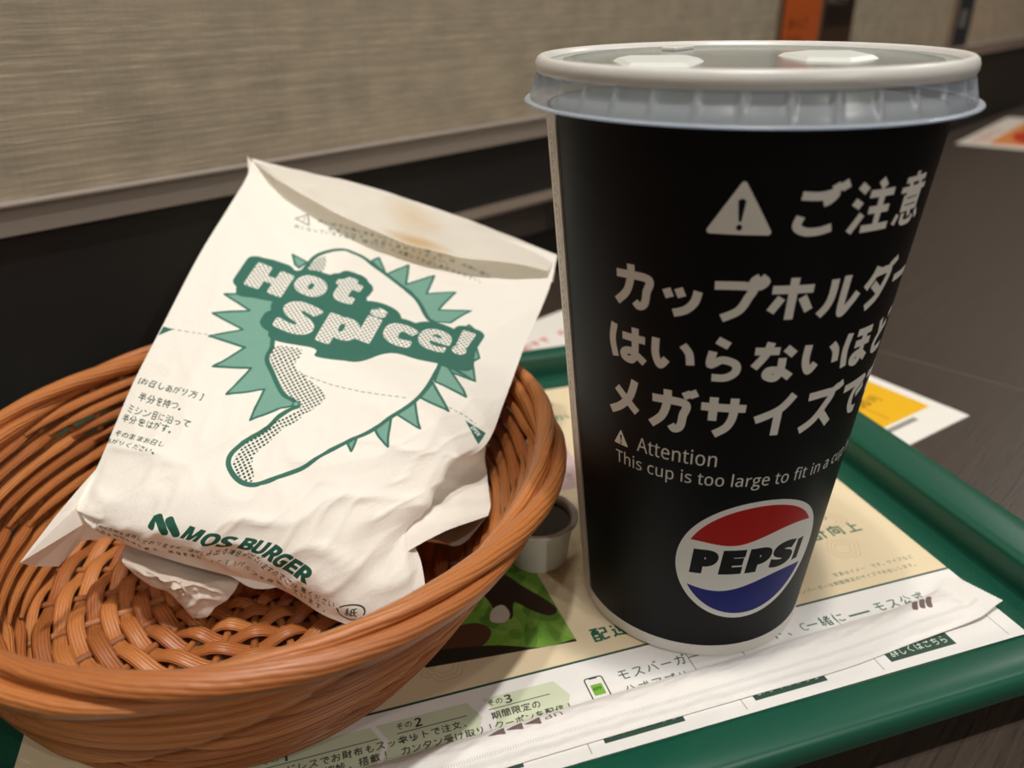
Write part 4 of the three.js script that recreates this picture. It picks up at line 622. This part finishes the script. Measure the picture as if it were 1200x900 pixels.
    const along = (text, path, size, o = {}) => { const p = pts(path); const len = [0]; for (let i = 1; i < p.length; i++) len.push(len[i - 1] + Math.hypot(p[i][0] - p[i - 1][0], p[i][1] - p[i - 1][1])); const step = o.step ?? len.at(-1) / text.length; let q = 0; for (const ch of text) { let i = 0; while (i < p.length - 2 && len[i + 1] < q) i++; const f = (q - len[i]) / (len[i + 1] - len[i]); c.save(); c.translate(lerp(p[i][0], p[i + 1][0], f), lerp(p[i][1], p[i + 1][1], f)); c.rotate(Math.atan2(p[i + 1][1] - p[i][1], p[i + 1][0] - p[i][0])); if (ch !== ' ') glyph(c, ch, 0, 0, size, o.tall ?? size, o.weight ?? 0.09); c.restore(); q += step; } };
    c.strokeStyle = c.fillStyle = 'rgb(70,104,94)';
    along('熱いので火傷に気をつけてください。開封の時は中の熱い油に', '262,208 400,190 550,170 700,176 821,190', 17, { tall: 21 }); along('気をつけて、お召しあがりください。', '300,232 420,214 560,196 700,200', 17, { tall: 21 }); along('熱くなっていますので、持つところに注意してお召しあがりください。', '204,270 330,246 458,226 640,228 811,232', 17, { tall: 20 });
    c.strokeStyle = c.fillStyle = 'rgb(20,84,66)';
    // emblem of three slanting lobes and the chain's name
    c.lineWidth = 4; for (const lobe of ['237,1320 234,1303 238,1293 249,1310 258,1324', '241,1297 244,1289 254,1289 273,1303 299,1327 291,1332 270,1316', '277,1300 278,1291 287,1290 308,1307 331,1328 322,1333 303,1320']) { softPoly(c, lobe); c.fill(); c.stroke(); }
    const cap = (ch, x, y, ww, hh, rot) => { c.save(); c.translate(x, y); c.rotate(rot); c.font = 'bold 100px sans-serif'; c.textAlign = 'center'; const m = c.measureText(ch).width; c.scale(ww / m, hh / 72); c.lineWidth = 5; c.lineJoin = 'round'; c.strokeText(ch, 0, 36); c.fillText(ch, 0, 36); c.restore(); };
    c.fillStyle = 'rgb(20,84,66)'; [['M', 366, 1320, 62, 0.12], ['O', 424, 1327, 56, 0.05], ['S', 472, 1330, 46, 0.02], ['B', 528, 1328, 44, 0], ['U', 567, 1329, 44, 0.08], ['R', 608, 1336, 44, 0.3], ['G', 646, 1350, 44, 0.36], ['E', 681, 1362, 38, 0.28], ['R', 715, 1372, 42, 0.28]].forEach(([ch, x, y, ww, rot]) => cap(ch, x, y, ww, 34, rot));
    c.strokeStyle = c.fillStyle = 'rgb(56,74,66)';
    along('この紙は古紙を使用しておりますが、油がしみ出る場合がございますのでご注意ください。', '70,1376 235,1366 388,1366 583,1352 639,1374 700,1406 830,1416', 16, { tall: 22, weight: 0.1 });
    along('この紙は地球環境を考え、無塩素漂白(ECF)パルプを使用しています。', '74,1412 208,1402 364,1400 548,1390 629,1424 800,1440', 16, { tall: 20, weight: 0.1 });
    c.save(); c.translate(842, 1436); c.lineWidth = 3; c.strokeStyle = 'rgb(50,64,58)'; c.beginPath(); c.ellipse(0, 0, 27, 18, 0, 0.5, 3.3); c.stroke(); c.beginPath(); c.ellipse(0, 0, 27, 18, 0, 3.6, 6.6); c.stroke(); glyph(c, '紙', -13, -11, 26, 22, 0.1); c.restore();
    // grease stains by the mouth
    for (const [x, y, rx, ry, a] of [[640, 120, 70, 40, 0.10], [660, 165, 46, 16, 0.2]]) { const g = c.createRadialGradient(0, 0, 0, 0, 0, 1); g.addColorStop(0, `rgba(214,150,60,${a * 2})`); g.addColorStop(1, 'rgba(214,150,60,0)'); c.save(); c.translate(x, y); c.scale(rx, ry); c.fillStyle = g; c.beginPath(); c.arc(0, 0, 1, 0, 7); c.fill(); c.restore(); }
  });
  const relief = fibre.clone(); relief.repeat.set(5, 7); relief.needsUpdate = true;
  const printed = std({ map: tex, roughness: 0.68, bumpMap: relief, bumpScale: 0.00012 }), paper = std({ color: srgb(245, 240, 231), roughness: 0.7, bumpMap: relief, bumpScale: 0.00012 });
  part('front_panel', gridGeometry(110, 160, front, (s, v) => [s, 1 - v]), printed, t, 'printed front of the bag');
  // back: joined to the front along the sides, sagging onto the floor of the basket
  const backRight = { 5: [600, 425, 440], 6: [600, 318, 440], 7: [548, 258, 505], 8: [475, 211, 588], 9: [443, 194, 616], 10: [426, 190, 626] };
  const inBasket = (p) => { // keeps a point inside the basket (bag axes are the wall's; the basket is turned by 45 degrees)
    const c = Math.SQRT1_2, lk = lean(p[1]), lx = c * (p[0] + p[2]) - LEAN[0] * lk, lz = c * (p[2] - p[0]) - LEAN[1] * lk, r = Math.hypot(lx, lz) / oval(Math.atan2(lz, lx));
const lim = (r - 0.066 + 0.0) , w = wallHeight(r + 0.006); let y = Math.max(0.0108, lim > 0 ? w : 0); if (r > 0.0905) y = 0.0615;
    return [p[0], Math.max(p[1], y), p[2]];
  };
  const backNet = net.map((row, j) => cols.map((s, i) => {
    const a = row[0], b = backRight[j] ?? row[8], e = a.map((v, c) => lerp(v, b[c], s)), sag = Math.pow(Math.sin(Math.PI * s), 0.7) * [0, 60, 130, 230, 330, 380, 330, 220, 70, 15, 0][j];
    if (j === 10 && s < 0.7) return row[i];
    const q = inBasket([e[0] * U + 0.1 * sag * U, (e[1] - sag) * U, e[2] * U - 0.1 * sag * U]).map((v) => v / U); return (s === 0 || (s === 1 && j < 5)) ? row[i] : q;
  }));
  const backAt = surface(backNet);
  part('back_panel', gridGeometry(60, 80, (s, v) => { const p = backAt(s, v), k = Math.sin(Math.PI * s) * smooth(v, 0, 0.1); return inBasket([p[0], p[1] + 0.0012 * k * n2(s * 5, v * 7), p[2]]); }), paper, t);
  // side fold on the right
  const vr = rowsT[5];
  part('side_fold', gridGeometry(16, 50, (s, q) => { const v = lerp(vr, 1, q), a = front(1, v), b = backAt(1, v), m = Math.sin(Math.PI * s) * smooth(q, 0, 0.3); const d = 0.019 * m + 0.003 * m * n2(s * 3, q * 6); return [lerp(a[0], b[0], s) - 0.72 * d, lerp(a[1], b[1], s) + 0.1 * d, lerp(a[2], b[2], s) - 0.6 * d]; }), paper, t);
  // pointed lower left corner, folded outwards
  const E = [[-426, 492, -298], [-497, 478, -250], [-590, 440, -208], [-682, 402, -158], [-726, 383, -134], [-523, 434, -225], [-520, 376, -208], [-689, 318, -186], [-625, 265, -211], [-540, 305, -232], [-487, 325, -163], [-526, 414, -184]].map((p) => p.map((v) => v * U));
  part('corner_ear', facets(E, [[0, 5, 1], [1, 5, 2], [2, 5, 3], [3, 5, 4], [5, 11, 6], [5, 6, 4], [6, 7, 4], [6, 9, 8], [6, 8, 7], [6, 10, 9], [11, 10, 6]]), paper, t, 'folded pointed bottom corner');
  // folded top strip: hangs a little over the front
  const topL = [[752, 1200, -1251], [759, 1187, -1221], [839, 1158, -1115], [938, 1122, -983], [1030, 1092, -869], [1158, 1031, -668], [1310, 945, -403], [1402, 880, -212], [1493, 815, -25]];
  const lowL = [[741, 1190, -1187], [728, 1168, -1081], [726, 1129, -932], [765, 1069, -729], [816, 1001, -518], [911, 938, -310], [1046, 882, -134], [1191, 857, -4], [1315, 809, 81]];
  const stain = canvasTexture(512, 128, (c, w, h) => { c.fillStyle = 'rgb(246,241,230)'; c.fillRect(0, 0, w, h); for (const [x, y, rx, ry, a] of [[330, 60, 40, 60, 0.28], [330, 118, 46, 14, 0.6]]) { const g = c.createRadialGradient(0, 0, 0, 0, 0, 1); g.addColorStop(0, `rgba(206,150,70,${a})`); g.addColorStop(1, 'rgba(206,150,70,0)'); c.save(); c.translate(x, y); c.scale(rx, ry); c.fillStyle = g; c.beginPath(); c.arc(0, 0, 1, 0, 7); c.fill(); c.restore(); } });
  part('top_flap', gridGeometry(80, 12, (s, q) => {
    const x = s * 8, a = spline((i) => topL[i], 9, x), b = spline((i) => lowL[i], 9, x), k = 0.9 * Math.sin(Math.PI * q) * Math.sin(Math.PI * s) * 20 + 8 * n2(s * 6, q * 2) * Math.sin(Math.PI * s);
    return [lerp(a[0], b[0], q) * U - k * 0.3 * U, (lerp(a[1], b[1], q) + k) * U, lerp(a[2], b[2], q) * U + k * 0.3 * U];
  }, (s, q) => [s, 1 - q]), phys({ map: stain, roughness: 0.7, bumpMap: relief, bumpScale: 0.0001, transmission: 0.3, thickness: 0, side: THREE.DoubleSide }), t, 'folded top strip with a brown grease stain');
  // strip that joins the flap to the back of the mouth
  part('mouth_back', gridGeometry(60, 8, (s, q) => { const a = spline((i) => topL[i], 9, s * 8).map((v) => v * U), b = backAt(s, 0.06); const e = [lerp(a[0], b[0], q), lerp(a[1], b[1] - 0.003, q), lerp(a[2], b[2], q)]; return e; }), paper, t);
}

// ================================================================== THIN WRAPPER, its crumpled end shows below the bag
{
  const t = thing('food_wrapper', 'crumpled thin paper wrapper poking out below the bag onto the basket floor', 'wrapper', [BASKET[0], Y0, BASKET[2]]);
  const thin = phys({ color: srgb(226, 214, 200), roughness: 0.6, transmission: 0.12, thickness: 0 });
  const rim = [[-487, 293, -53], [-472, 251, -16], [-446, 214, 28], [-416, 199, 69], [-399, 156, 100], [-385, 116, 136], [-352, 114, 163], [-323, 136, 166], [-288, 153, 182], [-256, 175, 183], [-230, 191, 166], [-214, 171, 21], [-317, 230, -122], [-429, 269, -168]], U = 1e-4, N = rim.length, c = [-385, 240, 120];
  const at = (a, r, side) => {
    const x = a * N, i = Math.floor(x) % N, k = x - Math.floor(x), g = (j) => rim[(j + N) % N], e = [0, 1, 2].map((q) => lerp(catmull(g(i - 1)[q], g(i)[q], g(i + 1)[q], g(i + 2)[q], k), lerp(g(i)[q], g(i + 1)[q], k), 0.6));
    const dome = side > 0 ? 1 : -0.9, m = side > 0 ? c : [c[0] + 70, c[1] - 40, c[2] - 110], q = e.map((v, j) => lerp(m[j], v, r));
    const rid = 1 - Math.abs(n3(q[0] * 0.012, q[1] * 0.012, q[2] * 0.012)), f = (Math.pow(rid, 3) * 26 + 10 * n3(q[0] * 0.03, q[1] * 0.03, q[2] * 0.03)) * (1 - r * r) * dome;
    return [(q[0] - f * 0.55) * U, Math.max(0.0105, (q[1] + f * 0.25) * U), (q[2] + f * 0.7) * U];
  };
  part('crumpled_end', mergeGeometries([1, -1].map((s) => gridGeometry(84, 18, (a, r) => at(a === 1 ? 0 : a, Math.max(r, 0.001), s)))), thin, t);
}

shade(scene);
renderer.render(scene, camera);
